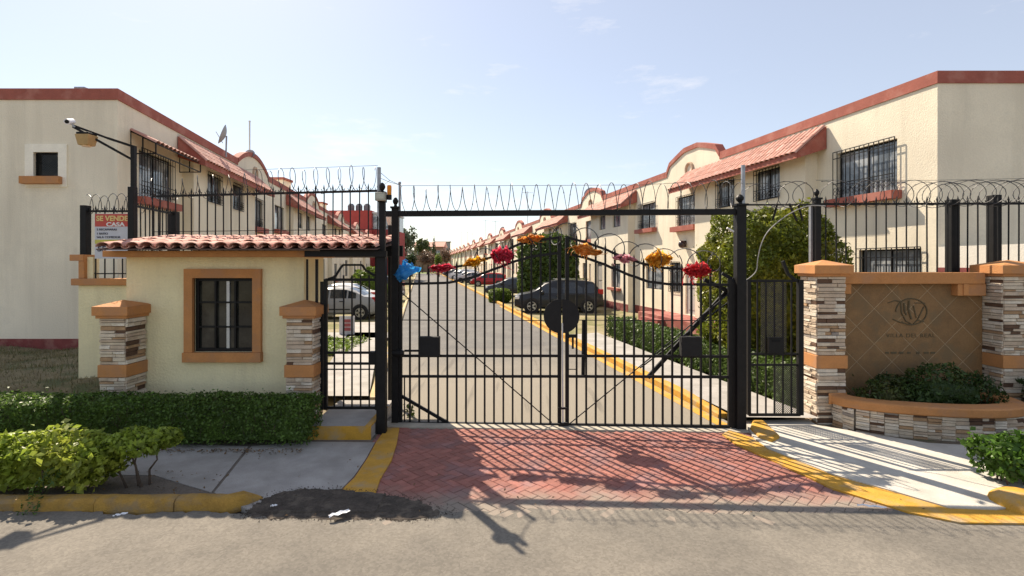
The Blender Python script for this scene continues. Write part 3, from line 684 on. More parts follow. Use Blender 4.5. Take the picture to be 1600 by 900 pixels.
# left corner house extras: plaster surround, barred window, red sill, tiled awning
FE = lambda a, d, z: FL(d, a, z)
ew = add_window(hL, FE, 1.37, 1.95, 4.54, 5.11, mull=0, pane=DGLASS, frame=IRON, deep=.08)
PLAS = mat('pale_plaster', (.93, .87, .73), .9, .06, 4, 40, .3)
s = MB()
for a0, a1, z0, z1 in ((1.17, 2.15, 5.11, 5.3), (1.17, 1.37, 4.3, 5.11), (1.95, 2.15, 4.3, 5.11), (1.37, 1.95, 4.3, 4.54)):
    s.hexa([FE(a0,-.03,z0), FE(a1,-.03,z0), FE(a1,.0,z0), FE(a0,.0,z0), FE(a0,-.03,z1), FE(a1,-.03,z1), FE(a1,.0,z1), FE(a0,.0,z1)])
s.build('surround', PLAS, ew, local=True)
MB().hexa([FE(1.27,-.16,4.36), FE(2.19,-.16,4.36), FE(2.19,-.031,4.36), FE(1.27,-.031,4.36), FE(1.27,-.16,4.53), FE(2.19,-.16,4.53), FE(2.19,-.031,4.53), FE(1.27,-.031,4.53)]).build('sill', TRIM, ew, local=True)
gm_ = MB()
for k in range(-6, 14):
    a = 1.37 + k*.058
    for sgn in (1, -1):
        p0 = (max(a, 1.37), 4.54); 
        pts = [(a + t*.57*1, 4.54 + t*.57) if sgn > 0 else (a + t*.57, 5.11 - t*.57) for t in (0, 1)]
        (x0_, z0_), (x1_, z1_) = pts
        lo, hi = max(x0_, 1.37), min(x1_, 1.95)
        if hi - lo < .02: continue
        zz = lambda x: z0_ + (z1_-z0_)*(x-x0_)/(x1_-x0_)
        gm_.bar(FE(lo, .05, zz(lo)), FE(hi, .05, zz(hi)), .006)
gm_.build('mesh_guard', IRON, ew, local=True)
aw = MB(); a0, a1 = .55, 3.1
for s_ in (a0, a1):
    for p, q in (((0, 5.75), (-.62, 5.45)), ((-.62, 5.45), (-.62, 5.2)), ((0, 5.2), (-.62, 5.2)), ((0, 5.75), (0, 5.2)), ((-.3, 5.6), (-.3, 5.2))): aw.bar(FL(s_, p[0], p[1]), FL(s_, q[0], q[1]), .025)
for d_, z_ in ((0, 5.75), (-.62, 5.45), (-.62, 5.2), (-.3, 5.6)): aw.bar(FL(a0, d_, z_), FL(a1, d_, z_), .025)
awn = aw.build('awning_frame', IRON, hL, local=True); ORG[awn.name] = ORG[hL.name]
uw = (Vector(FL(1,0,0)) - Vector(FL(0,0,0))).normalized(); ul = Vector(FL(0, .64, .31)) - Vector(FL(0,0,0)); sl_ = ul.length; ul.normalize(); un = uw.cross(ul).normalized(); un = un if un.z > 0 else -un
tm = tile_mesh('awning_tile', uw, ul, un, .215, sl_/2*1.15, TILE)
for i in range(12):
    for j in range(2): link('awning_tile', tm, awn, Vector(FL(a0 + .06 + .212*i, -.64, 5.46)) + ul*(sl_*j/2))
MB().hexa([FL(a0,-.62,5.44), FL(a1,-.62,5.44), FL(a1,0,5.74), FL(a0,0,5.74), FL(a0,-.62,5.455), FL(a1,-.62,5.455), FL(a1,0,5.755), FL(a0,0,5.755)]).build('awning_deck', REDP, awn, local=True)
# thin seam on the left corner, small box on the roof edge
MB().box(-.9, -.012, .8, -.885, .0, 6.3); 
# white side-yard wall that carries on from the right facade
yw = thing('yard_wall', 'white side-yard wall with red base behind the right railing', 'wall', (XR(9.7), 9.7, 0))
MB().prism([(XR(10.88), 10.88), (XR(10.88)+.18, 10.88), (9.5, 8.9), (9.3, 8.9)], 2.42, 2.86).build('upper_wall', mat('white_wall_paint', (.74, .70, .62), .9, .06, 3, 40, .3), yw)
MB().prism([(XR(10.88)-.02, 10.88), (XR(10.88)+.18, 10.88), (9.5, 8.9), (9.28, 8.9)], 0, 2.418).build('base_band', DADO, yw)
# round wall lantern and coiled cable on the right corner house
def facR(s, d, z): p = FR(s, d, z); return (p[0]+XR(YR0), p[1]+YR0, p[2])
sp = thing('wall_lantern', 'dark round lantern on the right house between upstairs window and door', 'lantern', facR(10.3, -.12, 3.35))
MB().ball(facR(10.3, -.16, 3.3), .16, 10).build('globe', mat('smoked_globe', (.05, .03, .03), .2, .2), sp, smooth=True)
MB().box(*facR(10.24, -.1, 3.2), *facR(10.36, 0, 3.45)).build('bracket', IRON, sp)
cb = thing('coiled_cable', 'coil of pale cable hung on the right house wall below its upstairs window', 'cable', facR(2.9, -.05, 3.15))
q = MB()
for k in range(3): q.tube([facR(2.9 + (.2+.02*k)*math.cos(t*.4), -.06-.02*k, 3.12 + (.2+.015*k)*math.sin(t*.4)) for t in range(16)], .018, 5, closed=True)
q.build('loops', mat('cable_cream', (.4, .36, .26), .6), cb); MB().box(*facR(2.86, -.1, 3.25), *facR(2.94, 0, 3.4)).build('hook', IRON, cb)

# ---------- rooftop things
def dish(name, label, p, r, az, tilt=.5, m=None):
    t = thing(name, label, 'satellite dish', p, 'satellite dishes on roofs'); c = Vector(p) + Vector((0,0,.75)); d = Vector((math.sin(az), -math.cos(az), tilt)).normalized()
    x = d.cross(Vector((0,0,1))).normalized(); y = d.cross(x); vs = []; fs = []; n = 18
    for i in range(5):
        rr = r*i/4 + .001
        for j in range(n): a = 2*math.pi*j/n; vs.append(c + x*rr*math.cos(a) + y*rr*math.sin(a) + d*(.35*rr*rr/r))
    for i in range(4):
        for j in range(n): fs.append((i*n+j, i*n+(j+1) % n, (i+1)*n+(j+1) % n, (i+1)*n+j))
    MB().add(vs, fs).build('reflector', m or mat('dish_grey', (.35, .36, .38), .6, .1), t, smooth=True)
    MB().tube([Vector(p), c - d*.02], .03, 6).build('mast', STEEL, t); MB().tube([c + y*r*.8, c + d*r*.9], .012, 5).build('feed_arm', STEEL, t)
def pole(name, label, p, h, yagi=True):
    t = thing(name, label, 'antenna', p, 'roof antennas'); p = Vector(p)
    MB().tube([p, p + Vector((0,0,h))], .03, 6).build('mast', STEEL, t)
    if yagi:
        q = MB(); q.bar(p + Vector((-.6,0,h-.15)), p + Vector((.6,.2,h-.15)), .03)
        for k in range(6):
            xx = -.5 + k*.2; q.bar(p + Vector((xx,-.35+.03*k,h-.15)), p + Vector((xx,.35-.03*k,h-.15)), .02)
        q.build('aerial', STEEL, t)
p = at(353, 250, 18.0); dish('satellite_dish', 'large grey satellite dish on the left roof before the curved gable', (p[0], p[1], 6.25), .36, -1.1, .35)
p = at(391, 245, 21.6); dish('satellite_dish', 'small grey satellite dish behind the curved gable on the left', (p[0], p[1], 6.35), .2, .2, .4)
p = at(390, 240, 22.4); t = thing('roof_pole', 'tall pale bare pole rising from the left roof beside the gable', 'pole', (p[0], p[1], 6.2)); MB().tube([(p[0], p[1], 6.2), (p[0], p[1], 8.7)], .035, 6).build('mast', ALU, t); MB().ball((p[0], p[1], 8.72), .05, 6).build('cap', ALU, t)
p = (XL(12.4)-.9, 12.15, 6.6); t = thing('roof_camera', 'small grey box on the left house roof edge', 'camera', p); MB().box(p[0]-.12, p[1]-.06, 6.6, p[0]+.12, p[1]+.1, 6.68).build('body', STEEL, t); MB().box(p[0]-.03, p[1], 6.58, p[0]+.03, p[1]+.05, 6.6).build('foot', STEEL, t)
for k, (s_, kind) in enumerate(((34, 0), (58, 1), (70, 0), (83, 1), (95, 1), (107, 0), (118, 1), (131, 1), (150, 1))):
    X = XR(s_) + 1.2
    if kind: pole('roof_antenna', 'thin roof antenna on the right-hand row, number %s from the near end' % ORD[k] if False else 'thin aerial on the right-hand roofs, %s of the roof fittings counted from the gate' % ['first','second','third','fourth','fifth','sixth','seventh','eighth','ninth'][k], (X, s_, 6.3), 3.2 + (k % 3)*1.2)
    else: dish('satellite_dish', 'dish on the right-hand roofs, %s of the roof fittings counted from the gate' % ['first','second','third','fourth','fifth','sixth','seventh','eighth','ninth'][k], (X-.9, s_, 6.4), .4, -.7)
# roof water tanks as small stucco boxes
for k, (side, Y, dd) in enumerate((('L', 33.5, 2.2), ('L', 46.5, 2.2))):
    X = XL(Y) - dd if side == 'L' else XR(Y) + dd
    t = thing('roof_stair_box', 'cream roof turret with red cap on the %s row, %s back' % ('left' if side == 'L' else 'right', ['first', 'second', 'first', 'second', 'third'][k]), 'turret', (X, Y, 6.2))
    MB().box(X-.6, Y-.6, 6.2, X+.6, Y+.6, 7.9).build('wall', WALL, t); MB().box(X-.7, Y-.7, 7.9, X+.7, Y+.7, 8.05).build('cap', REDP, t)

# ---------- red building far on the left
REDW = mat('red_wall_paint', (.33, .05, .045), .85, .12, 1, 20, .2)
rb = thing('red_building', 'dark red flat-roofed building with glazed top rising behind the left row', 'building', (-22, 74, 0))
MB().box(-26.5, 74, 0, -20.3, 84, 10.2).build('wall', REDW, rb)
MB().box(-20.3, 74.6, 0, -17.6, 84, 7.5).build('side_wall', REDW, rb)
up = MB().box(-20.3, 74.7, 7.5, -17.6, 83, 9.8).build('glazed_room', mat('pale_glazing', (.42, .5, .55), .25, .1, 2, 10), rb); ORG[up.name] = ORG[rb.name]
for k in range(3): MB().box(-20.2 + .9*k, 74.62, 7.7, -19.45 + .9*k, 74.69, 9.3).build('pane', GLASS, up)
MB().box(-20.4, 74.3, 9.802, -17.4, 83, 10.0).build('roof_slab', mat('pale_slab', (.6, .62, .62), .8), rb)
q = MB()
for k in range(3): q.lathe([(.5, 0), (.52, 1.0), (.3, 1.3), (.05, 1.35)], (-24.2 + k*1.2, 77, 10.2), 10)
q.build('water_tanks', mat('tank_grey', (.16, .17, .18), .6), rb)

# ================================================================== GUARDHOUSE
gx0, gx1, gy0, gy1 = -5.95, -3.21, 7.9, 8.72
GH = thing('guardhouse', 'small cream guardhouse with clay tile roof and terracotta window frame left of the gate', 'guardhouse', (-4.6, 8.7, 0))
wo = MB(); WX0, WX1, WZ0, WZ1 = -4.90, -3.98, 1.14, 2.28
FG = lambda a, d, z: (a, gy0 + d, z)
wall_grid(wo, gx0, gx1, 0, 2.62, [(WX0, WX1, WZ0, WZ1)], FG, .14)
wo.add([(gx0,gy0,0),(gx0,gy1,0),(gx0,gy1,2.62),(gx0,gy0,2.62)], [(0,1,2,3)]); wo.add([(gx1,gy0,0),(gx1,gy1,0),(gx1,gy1,2.62),(gx1,gy0,2.62)], [(0,1,2,3)]); wo.add([(gx0,gy1,0),(gx1,gy1,0),(gx1,gy1,2.62),(gx0,gy1,2.62)], [(0,1,2,3)])
wo.build('wall', WALLG, GH)
MB().box(-6.02, 7.52, 2.60, -3.02, 8.74, 2.69).build('eave_slab', TRIM, GH, bevel=.008)
wn = MB(); t_ = .13; y_ = gy0 - .06
wn.box(WX0-t_, y_, WZ1, WX1+t_, gy0+.02, WZ1+.14); wn.box(WX0-t_, y_, WZ0, WX0, gy0+.02, WZ1); wn.box(WX1, y_, WZ0, WX1+t_, gy0+.02, WZ1)
win = wn.build('window', TRIM, GH); ORG[win.name] = ORG[GH.name]
MB().box(WX0-t_-.01, y_-.03, WZ0-.15, WX1+t_+.01, gy0+.02, WZ0-.002).build('sill', TRIM, win, bevel=.006)
fr = MB(); d0, d1 = gy0+.03, gy0+.06
fr.box(WX0, d0, WZ0, WX1, d1, WZ0+.05); fr.box(WX0, d0, WZ1-.05, WX1, d1, WZ1); fr.box(WX0, d0, WZ0+.05, WX0+.05, d1, WZ1-.05); fr.box(WX1-.05, d0, WZ0+.05, WX1, d1, WZ1-.05)
fr.build('iron_frame', IRON, win)
for k in (1, 2):
    xx = WX0 + (WX1-WX0)*k/3; MB().box(xx-.014, d0-.004, WZ0+.05, xx+.014, d1, WZ1-.05).build('glazing_bar', IRON, win)
    zz = WZ0 + (WZ1-WZ0)*k/3; MB().box(WX0+.05, d0+.002, zz-.013, WX1-.05, d1-.002, zz+.013).build('glazing_bar', IRON, win)
for i in range(3):
    for j in range(3):
        a = WX0 + (WX1-WX0)*i/3; c = WZ0 + (WZ1-WZ0)*j/3
        MB().add([(a, gy0+.065+random.uniform(0,.003), c), (a+(WX1-WX0)/3, gy0+.065+random.uniform(0,.003), c), (a+(WX1-WX0)/3, gy0+.068, c+(WZ1-WZ0)/3), (a, gy0+.068, c+(WZ1-WZ0)/3)], [(0,1,2,3)]).build('pane', DGLASS, win)
MB().box(-4.43, gy0+.045, WZ0+.05, -4.385, gy0+.063, WZ1-.05).build('aluminium_mullion', ALU, win)
MB().box(-4.30, gy0+.047, WZ0+.05, -4.285, gy0+.063, WZ1-.05).build('aluminium_mullion', ALU, win)
# tile roof running over the pedestrian gate too
re0, re1, ry0, rz0, ry1, rz1 = -5.90, -1.92, 7.24, 2.70, 8.75, 2.885
rf = MB(); rf.hexa([(re0,ry0+.02,rz0-.004),(re1,ry0+.02,rz0-.004),(re1,ry1,rz1-.03),(re0,ry1,rz1-.03),(re0,ry0+.02,rz0+.012),(re1,ry0+.02,rz0+.012),(re1,ry1,rz1),(re0,ry1,rz1)])
roof = rf.build('roof', mat('roof_deck', (.10, .06, .05), .9), GH); ORG[roof.name] = ORG[GH.name]
ul = Vector((0, ry1-ry0, rz1-rz0)); sl_ = ul.length; ul.normalize(); un = Vector((1,0,0)).cross(ul)
cols, rows = 19, 4; wd = (re1-re0)/cols; tms = [tile_mesh('roof_tile', (1,0,0), ul, un, wd*.98, sl_/rows*1.2, TILE, 7) for _ in range(1)]
pan = [tile_mesh('pan_tile', (1,0,0), ul, -un, wd*.62, sl_/rows*1.2, TILE, 5)]
for i in range(cols):
    for j in range(rows):
        o = piece('roof_tile', tms[0], roof, Vector((re0 + wd*(i+.5), ry0, rz0+.035)) + ul*(sl_*j/rows + random.uniform(-.012, .012)) + un*(random.uniform(0, .012) + .004*j))
        o.rotation_euler = (random.uniform(-.012, .012), random.uniform(-.03, .03), random.uniform(-.02, .02))
        if i and j == 0: piece('pan_tile', pan[0], roof, Vector((re0 + wd*i, ry0+.01, rz0+.055)) + ul*(sl_*j/rows))
bs = MB(); bs.hexa([(re0,ry1+.002,rz1-.04),(re1,ry1+.002,rz1-.04),(-2.42,10.3,2.62),(re0,10.3,2.62),(re0,ry1+.002,rz1),(re1,ry1+.002,rz1),(-2.42,10.3,2.65),(re0,10.3,2.65)]); bs.build('back_slope', MATS['roof_deck'], roof)
ulb = Vector((0, ry1-10.3, rz1-2.65)); slb = ulb.length; ulb.normalize(); unb = ulb.cross(Vector((1,0,0))); tmb = tile_mesh('back_tile', (1,0,0), ulb, unb if unb.z > 0 else -unb, wd*.98, slb/4*1.2, TILE, 5)
for i in range(cols):
    for j in range(4):
        if re0 + wd*(i+1) < -2.42 + .5*j/4: piece('back_tile', tmb, roof, Vector((re0 + wd*(i+.5), 10.3, 2.66)) + ulb*(slb*j/4) + Vector((0,0,.004*j)))
MB().box(re0+.1, 10.1, .3, re0+.2, 10.2, 2.62).build('roof_post', IRON, GH); MB().box(-3.98, 10.1, 0, -3.9, 10.18, 2.62).build('roof_post', IRON, GH)
# dark beam that carries the roof over the pedestrian entrance
MB().box(-3.0, 7.4, 2.60, -1.82, 7.48, 2.685).build('roof_beam', IRON, GH); MB().box(-3.19, 8.5, 2.62, -1.82, 8.58, 2.8).build('roof_beam', IRON, GH)

# ---------- ledger stone
ST = [mat('ledger_ivory', (.63, .53, .41), .9, .14, 9, 70, .5), mat('ledger_cream', (.55, .43, .32), .9, .14, 9, 70, .5), mat('ledger_white', (.69, .61, .50), .9, .12, 9, 70, .5),
      mat('ledger_tan', (.40, .25, .14), .9, .2, 9, 70, .5), mat('ledger_brown', (.13, .072, .045), .9, .2, 9, 70, .5), mat('ledger_grey', (.30, .26, .23), .9, .15, 9, 70, .5)]
STW = [5, 4, 4, 2.0, 1.7, .5]
MORTAR = mat('stone_mortar', (.22, .18, .14), .95, .2, 9, 60, .4)
SM = {}
def stone_mesh(mi, v):
    if (mi, v) not in SM:
        r_ = random.Random(mi*10+v); j = lambda a: r_.uniform(-a, a); b = MB()
        # unit block: x 0..1 along the wall, y 0..1 out of the wall (towards -y), z 0..1
        b.add([(0,0,0),(1,0,0),(1,0,1),(0,0,1),(.0+abs(j(.02)),-1+j(.25),.06+abs(j(.06))),(1-abs(j(.02)),-1+j(.25),.06+abs(j(.06))),(1-abs(j(.02)),-1+j(.25),.94-abs(j(.06))),(abs(j(.02)),-1+j(.25),.94-abs(j(.06)))],
              [(4,5,6,7),(0,1,5,4),(1,2,6,5),(2,3,7,6),(3,0,4,7)])
        SM[(mi, v)] = b.mesh('ledger_stone', ST[mi])
    return SM[(mi, v)]
def stones(parent, p, ang, width, z0, z1, row=.052, lmin=.10, lmax=.34):
    """rows of thin split stones on a vertical face that starts at p and runs along ang"""
    z = z0; dx, dy = math.cos(ang), math.sin(ang)
    while z < z1 - .012:
        h = min(row * random.uniform(.6, 1.3), z1 - z)
        if z1 - z - h < .02: h = z1 - z
        x = 0.
        while x < width - 1e-4:
            l = random.uniform(lmin, lmax)
            if width - x - l < lmin: l = width - x
            mi = random.choices(range(6), STW)[0]
            o = piece('ledger_stone', stone_mesh(mi, random.randrange(3)), parent, (p[0]+dx*x, p[1]+dy*x, z+.0015), (l-.003, random.uniform(.012, .036) * (.6 if mi in (4, 5) else 1), h-.003), ang)
            x += l
        z += h
def pillar(label, x0, y0, wd, dp, zt, bands, faces, cap_over=.07, z0=0.0, group=None):
    t = thing('stone_pillar', label, 'pillar', (x0+wd/2, y0+dp/2, z0), group)
    MB().box(x0+.01, y0+.01, z0, x0+wd-.01, y0+dp-.01, zt).build('core', MORTAR, t)
    zs = [z0] + [v for b in bands for v in b] + [zt]
    for b0, b1 in bands: MB().box(x0-.022, y0-.022, b0, x0+wd+.022, y0+dp+.022, b1).build('band', TRIM, t, bevel=.006)
    for i in range(0, len(zs), 2):
        for fc in faces:
            if fc == 'F': stones(t, (x0+.005, y0+.01), 0, wd-.01, zs[i]+.002, zs[i+1]-.002)
            if fc == 'R': stones(t, (x0+wd-.01, y0+.005), math.pi/2, dp-.01, zs[i]+.002, zs[i+1]-.002)
            if fc == 'L': stones(t, (x0+.01, y0+dp-.005), -math.pi/2, dp-.01, zs[i]+.002, zs[i+1]-.002)
    o = cap_over; c = MB()
    c.box(x0-o*.55, y0-o*.55, zt, x0+wd+o*.55, y0+dp+o*.55, zt+.045)
    c.box(x0-o, y0-o, zt+.045, x0+wd+o, y0+dp+o, zt+.175)
    zz = zt+.175; c.add([(x0-o,y0-o,zz),(x0+wd+o,y0-o,zz),(x0+wd+o,y0+dp+o,zz),(x0-o,y0+dp+o,zz),(x0+wd/2,y0+dp/2,zz+.085)], [(0,1,4),(1,2,4),(2,3,4),(3,0,4)])
    c.build('cap', TRIM, t, bevel=.004); return t
pillar('stone-clad pillar with terracotta cap at the left end of the guardhouse', -6.02, 7.48, .38, .40, 1.70, [(.84, 1.02)], 'FR')
pillar('stone-clad pillar with terracotta cap between the guardhouse window and pedestrian gate', -3.30, 7.48, .39, .38, 1.70, [(.84, 1.02)], 'FR')
# stepped cream wall between the left house and the guardhouse
sw = thing('stepped_wall', 'low cream wall with stepped terracotta coping between left house and guardhouse', 'wall', (-7, 9.1, .3))
MB().prism([(-7.62, 9.0), (-6.0, 9.0), (-6.0, 9.2), (-7.62, 9.2)], .3, 2.12).build('wall', WALLG, sw)
MB().box(-7.5, 9.04, 2.24, -7.4, 9.18, 2.62).build('raised_block', WALLG, sw)
MB().box(-7.70, 8.93, 2.12, -6.0, 9.25, 2.24).build('coping', TRIM, sw, bevel=.01)
q = MB(); q.box(-7.74, 8.95, 2.55, -7.5, 9.23, 2.66); q.box(-7.6, 8.97, 2.242, -7.5, 9.21, 2.548); q.build('raised_coping', TRIM, sw, bevel=.008)

# ================================================================== IRONWORK
GA, GB = Vector((-1.9, 8.0, 0)), Vector((3.37, 7.70, 0))
def gp(x, y, off=0.):                  # point of the gate plane seen at a photo pixel
    t = (x - CX) / FPX; dxy = (GB.y - GA.y) / (GB.x - GA.x)
    Y = (GA.y - dxy * GA.x) / (1 - dxy * t) + off
    return Vector((t * Y, Y, CAM_H + (HOR - y) / FPX * Y))
def helix(mb, a, b, r, pitch, rr=.005, tilt=.35, n=22, phase=0., sag=None):
    a, b = Vector(a), Vector(b); d = (b-a); Ln = d.length; d.normalize(); up = Vector((0,0,1)); sd = d.cross(up).normalized(); up = sd.cross(d)
    k = int(Ln / pitch * n); pts = []
    for i in range(k+1):
        s_ = i/n; th = 2*math.pi*s_ + phase; jr = r * (1 + .10*math.sin(s_*2.3) + .05*math.sin(s_*5.1))
        pts.append(a + d*(Ln*i/k) + up*(jr*math.cos(th)) + sd*(jr*math.sin(th)*.9) + d*(tilt*jr*math.sin(th)))
    mb.tube(pts, rr, 4); 
    for i in range(0, len(pts), 6):     # barbs
        p = pts[i]; u = (pts[min(i+1, len(pts)-1)] - p); u = u.normalized() if u.length else d
        mb.bar(p - u*.012, p + u*.012, .014, .0015, up=sd)
GATEGRP = 'entrance ironwork'
gf = thing('entrance_portal', 'black iron portal frame with tall posts and cross beam around the driveway gate', 'gate frame', tuple(GA))
# posts
def post(parent, name, p, w_, z0, z1, finial=True, m=IRON):
    o = MB().box(p[0]-w_/2, p[1]-w_/2, z0, p[0]+w_/2, p[1]+w_/2, z1).build(name, m, parent, bevel=.006)
    if finial:
        q = MB(); q.box(p[0]-w_*.65, p[1]-w_*.65, z1, p[0]+w_*.65, p[1]+w_*.65, z1+.03); q.lathe([(w_*.3, 0), (w_*.2, .03), (w_*.42, .07), (w_*.42, .10), (w_*.2, .14), (.004, .15)], (p[0], p[1], z1+.03), 10)
        q.build('finial', IRON, o)
    return o
pL = gp(618, 660); pR = gp(1156, 672); pR2 = gp(1146, 672, .03)
ztL = gp(618, 326).z; ztR = gp(1156, 322).z
post(gf, 'post', pL, .105, 0, ztL); post(gf, 'post', pR, .14, 0, ztR)
zb = .5*(gp(618, 335).z + gp(1156, 330).z)
q = MB(); a, b = gp(600, 335), gp(1150, 331); q.bar((a.x, a.y, zb), (b.x, b.y, zb), .08, .085); q.build('beam', IRON, gf)
ho = MB(); ho.box(pR2.x-.04, pR2.y-.05, .02, pR2.x+.025, pR2.y+.05, gp(1146, 440).z); ho.lathe([(.04, 0), (.03, .02), (.004, .06)], (pR2.x-.008, pR2.y, gp(1146, 440).z), 8)
ho.build('hinge_post', IRON, gf)
q = MB(); q.bar(gp(1100, 437, .08), gp(1148, 460, .08), .06); q.bar(gp(1128, 427, .08), gp(1150, 440, .06), .05)
q.build('hinge_bracket', IRON, gf)
q = MB(); q.bar(gp(1012, 590, .12), gp(1152, 437, .12), .045, .06); q.bar(gp(1000, 575, .09), gp(1152, 462, .09), .018); q.build('brace', IRON, gf)
q = MB(); q.bar(gp(1146, 362, -.06), gp(1136, 356, -.06), .05, .02); q.build('lamp_plate', ALU, gf)
# stand-offs with the tensioned wire on top of the beam
q = MB(); q.bar(gp(624.5, 335), gp(624.5, 288), .03); q.ball(gp(624.5, 286), .025, 6); q.build('stand_off', STEEL, gf)
pz = gp(1161, 330); q = MB(); q.bar((pz.x, pz.y, ztR-.05), (pz.x, pz.y, gp(1161, 258).z), .045); q.build('stand_off', STEEL, gf)
# gate leaves
def leaf(label, xa, xb, up_pts, lo_pts, nbars, hinge):
    c = gp(xa if hinge < 0 else xb, 664)
    t = thing('gate_leaf', label, 'gate', (c.x, c.y, .03), 'leaves of the driveway gate')
    lo = sorted(lo_pts); upc = sorted(up_pts)
    def interp(P, x):
        if x <= P[0][0]: return P[0][1]
        for (x0, y0), (x1, y1) in zip(P, P[1:]):
            if x <= x1: u = (x-x0)/(x1-x0); u2 = u*u*(3-2*u) * .35 + u * .65; return y0 + (y1-y0)*u2
        return P[-1][1]
    yb = lambda x: 661 + (x-610)/(1143-610)*6
    def railcurve(P, w_, name, x0, x1):
        q = MB(); n = 26; pr = None; pts = [gp(x0 + (x1-x0)*i/n, interp(P, x0 + (x1-x0)*i/n)) for i in range(n+1)]
        q.tube(pts, w_*.62, 4); q.build(name, IRON, t)
    railcurve(lo, .045, 'arched_rail', xa, xb); railcurve(upc, .042, 'arched_rail', upc[0][0], upc[-1][0])
    for y0, w_, h_ in ((556, .03, .04), (588, .03, .04)):
        MB().bar(gp(xa, y0), gp(xb, y0 + (1 if hinge > 0 else 0)), w_, h_).build('rail', IRON, t)
    MB().bar(gp(xa, yb(xa)), gp(xb, yb(xb)), .045, .05).build('bottom_rail', IRON, t)
    MB().bar(gp(xa, 500), gp(xb, 501), .012, .012).build('thin_rail', IRON, t)
    xi = xb if hinge < 0 else xa; xh = xa if hinge < 0 else xb
    MB().bar(gp(xi, yb(xi)+4), gp(xi, 369), .055).build('meeting_stile', IRON, t)
    MB().bar(gp(xh, yb(xh)), gp(xh, 432 if hinge < 0 else 436), .05).build('hinge_stile', IRON, t)
    for i in range(1, nbars+1):
        x = xa + (xb-xa)*i/(nbars+1)
        top = interp(upc, x) if upc[0][0] <= x <= upc[-1][0] else interp(lo, x)
        b_ = MB(); tp = gp(x, top - (3 if upc[0][0]+4 < x < upc[-1][0]-4 else 22)); bt = gp(x, yb(x)); b_.bar(bt, tp, .028)
        b_.add([tp + Vector((-.014,-.014,0)), tp + Vector((.014,-.014,0)), tp + Vector((.014,.014,0)), tp + Vector((-.014,.014,0)), tp + Vector((0,0,.07))], [(0,1,4),(1,2,4),(2,3,4),(3,0,4)])
        b_.build('bar', IRON, t)
    # diagonal tie
    if hinge < 0: MB().bar(gp(xa, 456, -.02), gp(xb-12, 660, -.02), .014).build('diagonal_tie', IRON, t)
    else: MB().bar(gp(xb, 458, -.02), gp(xa+4, 662, -.02), .014).build('diagonal_tie', IRON, t)
    # half of the round lock plate
    cc = gp(877.5, 494, -.045); R0 = .262; pts = []
    for i in range(17):
        a_ = math.pi/2 + math.pi*i/16*(1 if hinge < 0 else -1); pts.append((cc.x + R0*math.cos(a_) + (-.012 if hinge < 0 else .012), cc.y, cc.z + R0*math.sin(a_)))
    q = MB(); q.extrude(pts, (0, .012, 0)); q.build('lock_plate', mat('matte_black_plate', (.012, .012, .012), .8, .2, 10, 60, .1), t)
    # operator box
    bx0, bx1 = (655, 687) if hinge < 0 else (1063, 1095); a, b = gp(bx0, 556, -.05), gp(bx1, 526, -.05)
    MB().box(a.x, a.y-.06, a.z, b.x, a.y+.06, b.z).build('motor_box', MATS['matte_black_plate'], t, bevel=.006)
    return t
upL = [(690, 420), (733, 414), (765, 403), (790, 391), (813, 381), (840, 375), (876, 371)]
loL = [(614, 444), (699, 442), (733, 435), (755, 427), (776, 419), (805, 408), (835, 400), (876, 395)]
upR = [(884, 371), (910, 377), (939, 387), (968, 399), (1008, 413), (1040, 419), (1120, 423)]
loR = [(884, 396), (912, 402), (939, 411), (960, 420), (987, 431), (1013, 440), (1045, 444), (1143, 445)]
lfL = leaf('left leaf of the arched black iron driveway gate', 626, 874, upL, loL, 16, -1)
lfR = leaf('right leaf of the arched black iron driveway gate', 886, 1140, upR, loR, 16, 1)
# left leaf: lock cylinder, push rod, corner brace; right leaf: drop bolt coloured pale as a sunlit edge, and latch
q = MB(); a = gp(622, 552, -.05); q.lathe([(.05, -.09), (.06, -.03), (.06, .05), (.04, .09)], a, 10, 'x'); q.bar(gp(632, 548, -.05), gp(656, 548, -.05), .03); q.build('push_rod', IRON, lfL)
q = MB(); q.bar(gp(612, 610, .03), gp(702, 662, .03), .035, .045); q.build('corner_brace', IRON, lfL)
q = MB(); q.bar(gp(632, 590), gp(632, 661), .018); q.build('bar', IRON, lfL)
q = MB(); q.bar(gp(878.5, 505, -.05), gp(879.5, 664, -.05), .022); q.build('sunlit_edge_bolt', ALU, lfR)  # pale metal paints in the sunlit edge of the stile and drop rod
q = MB(); q.bar(gp(872, 664, -.05), gp(888, 662, -.05), .05, .05); q.bar(gp(872, 638, -.05), gp(888, 638, -.05), .03); q.build('bolt_guide', IRON, lfR)
q = MB(); q.bar(gp(886, 525, .02), gp(902, 525, .02), .05); q.bar(gp(895, 525, .02), gp(895, 545, .02), .03); q.bar(gp(884, 577, -.03), gp(900, 577, -.03), .012); q.build('latch', IRON, lfR)
MB().bar(gp(912, 500, .06), gp(911, 588, .06), .05).build('stop_post', IRON, lfR)
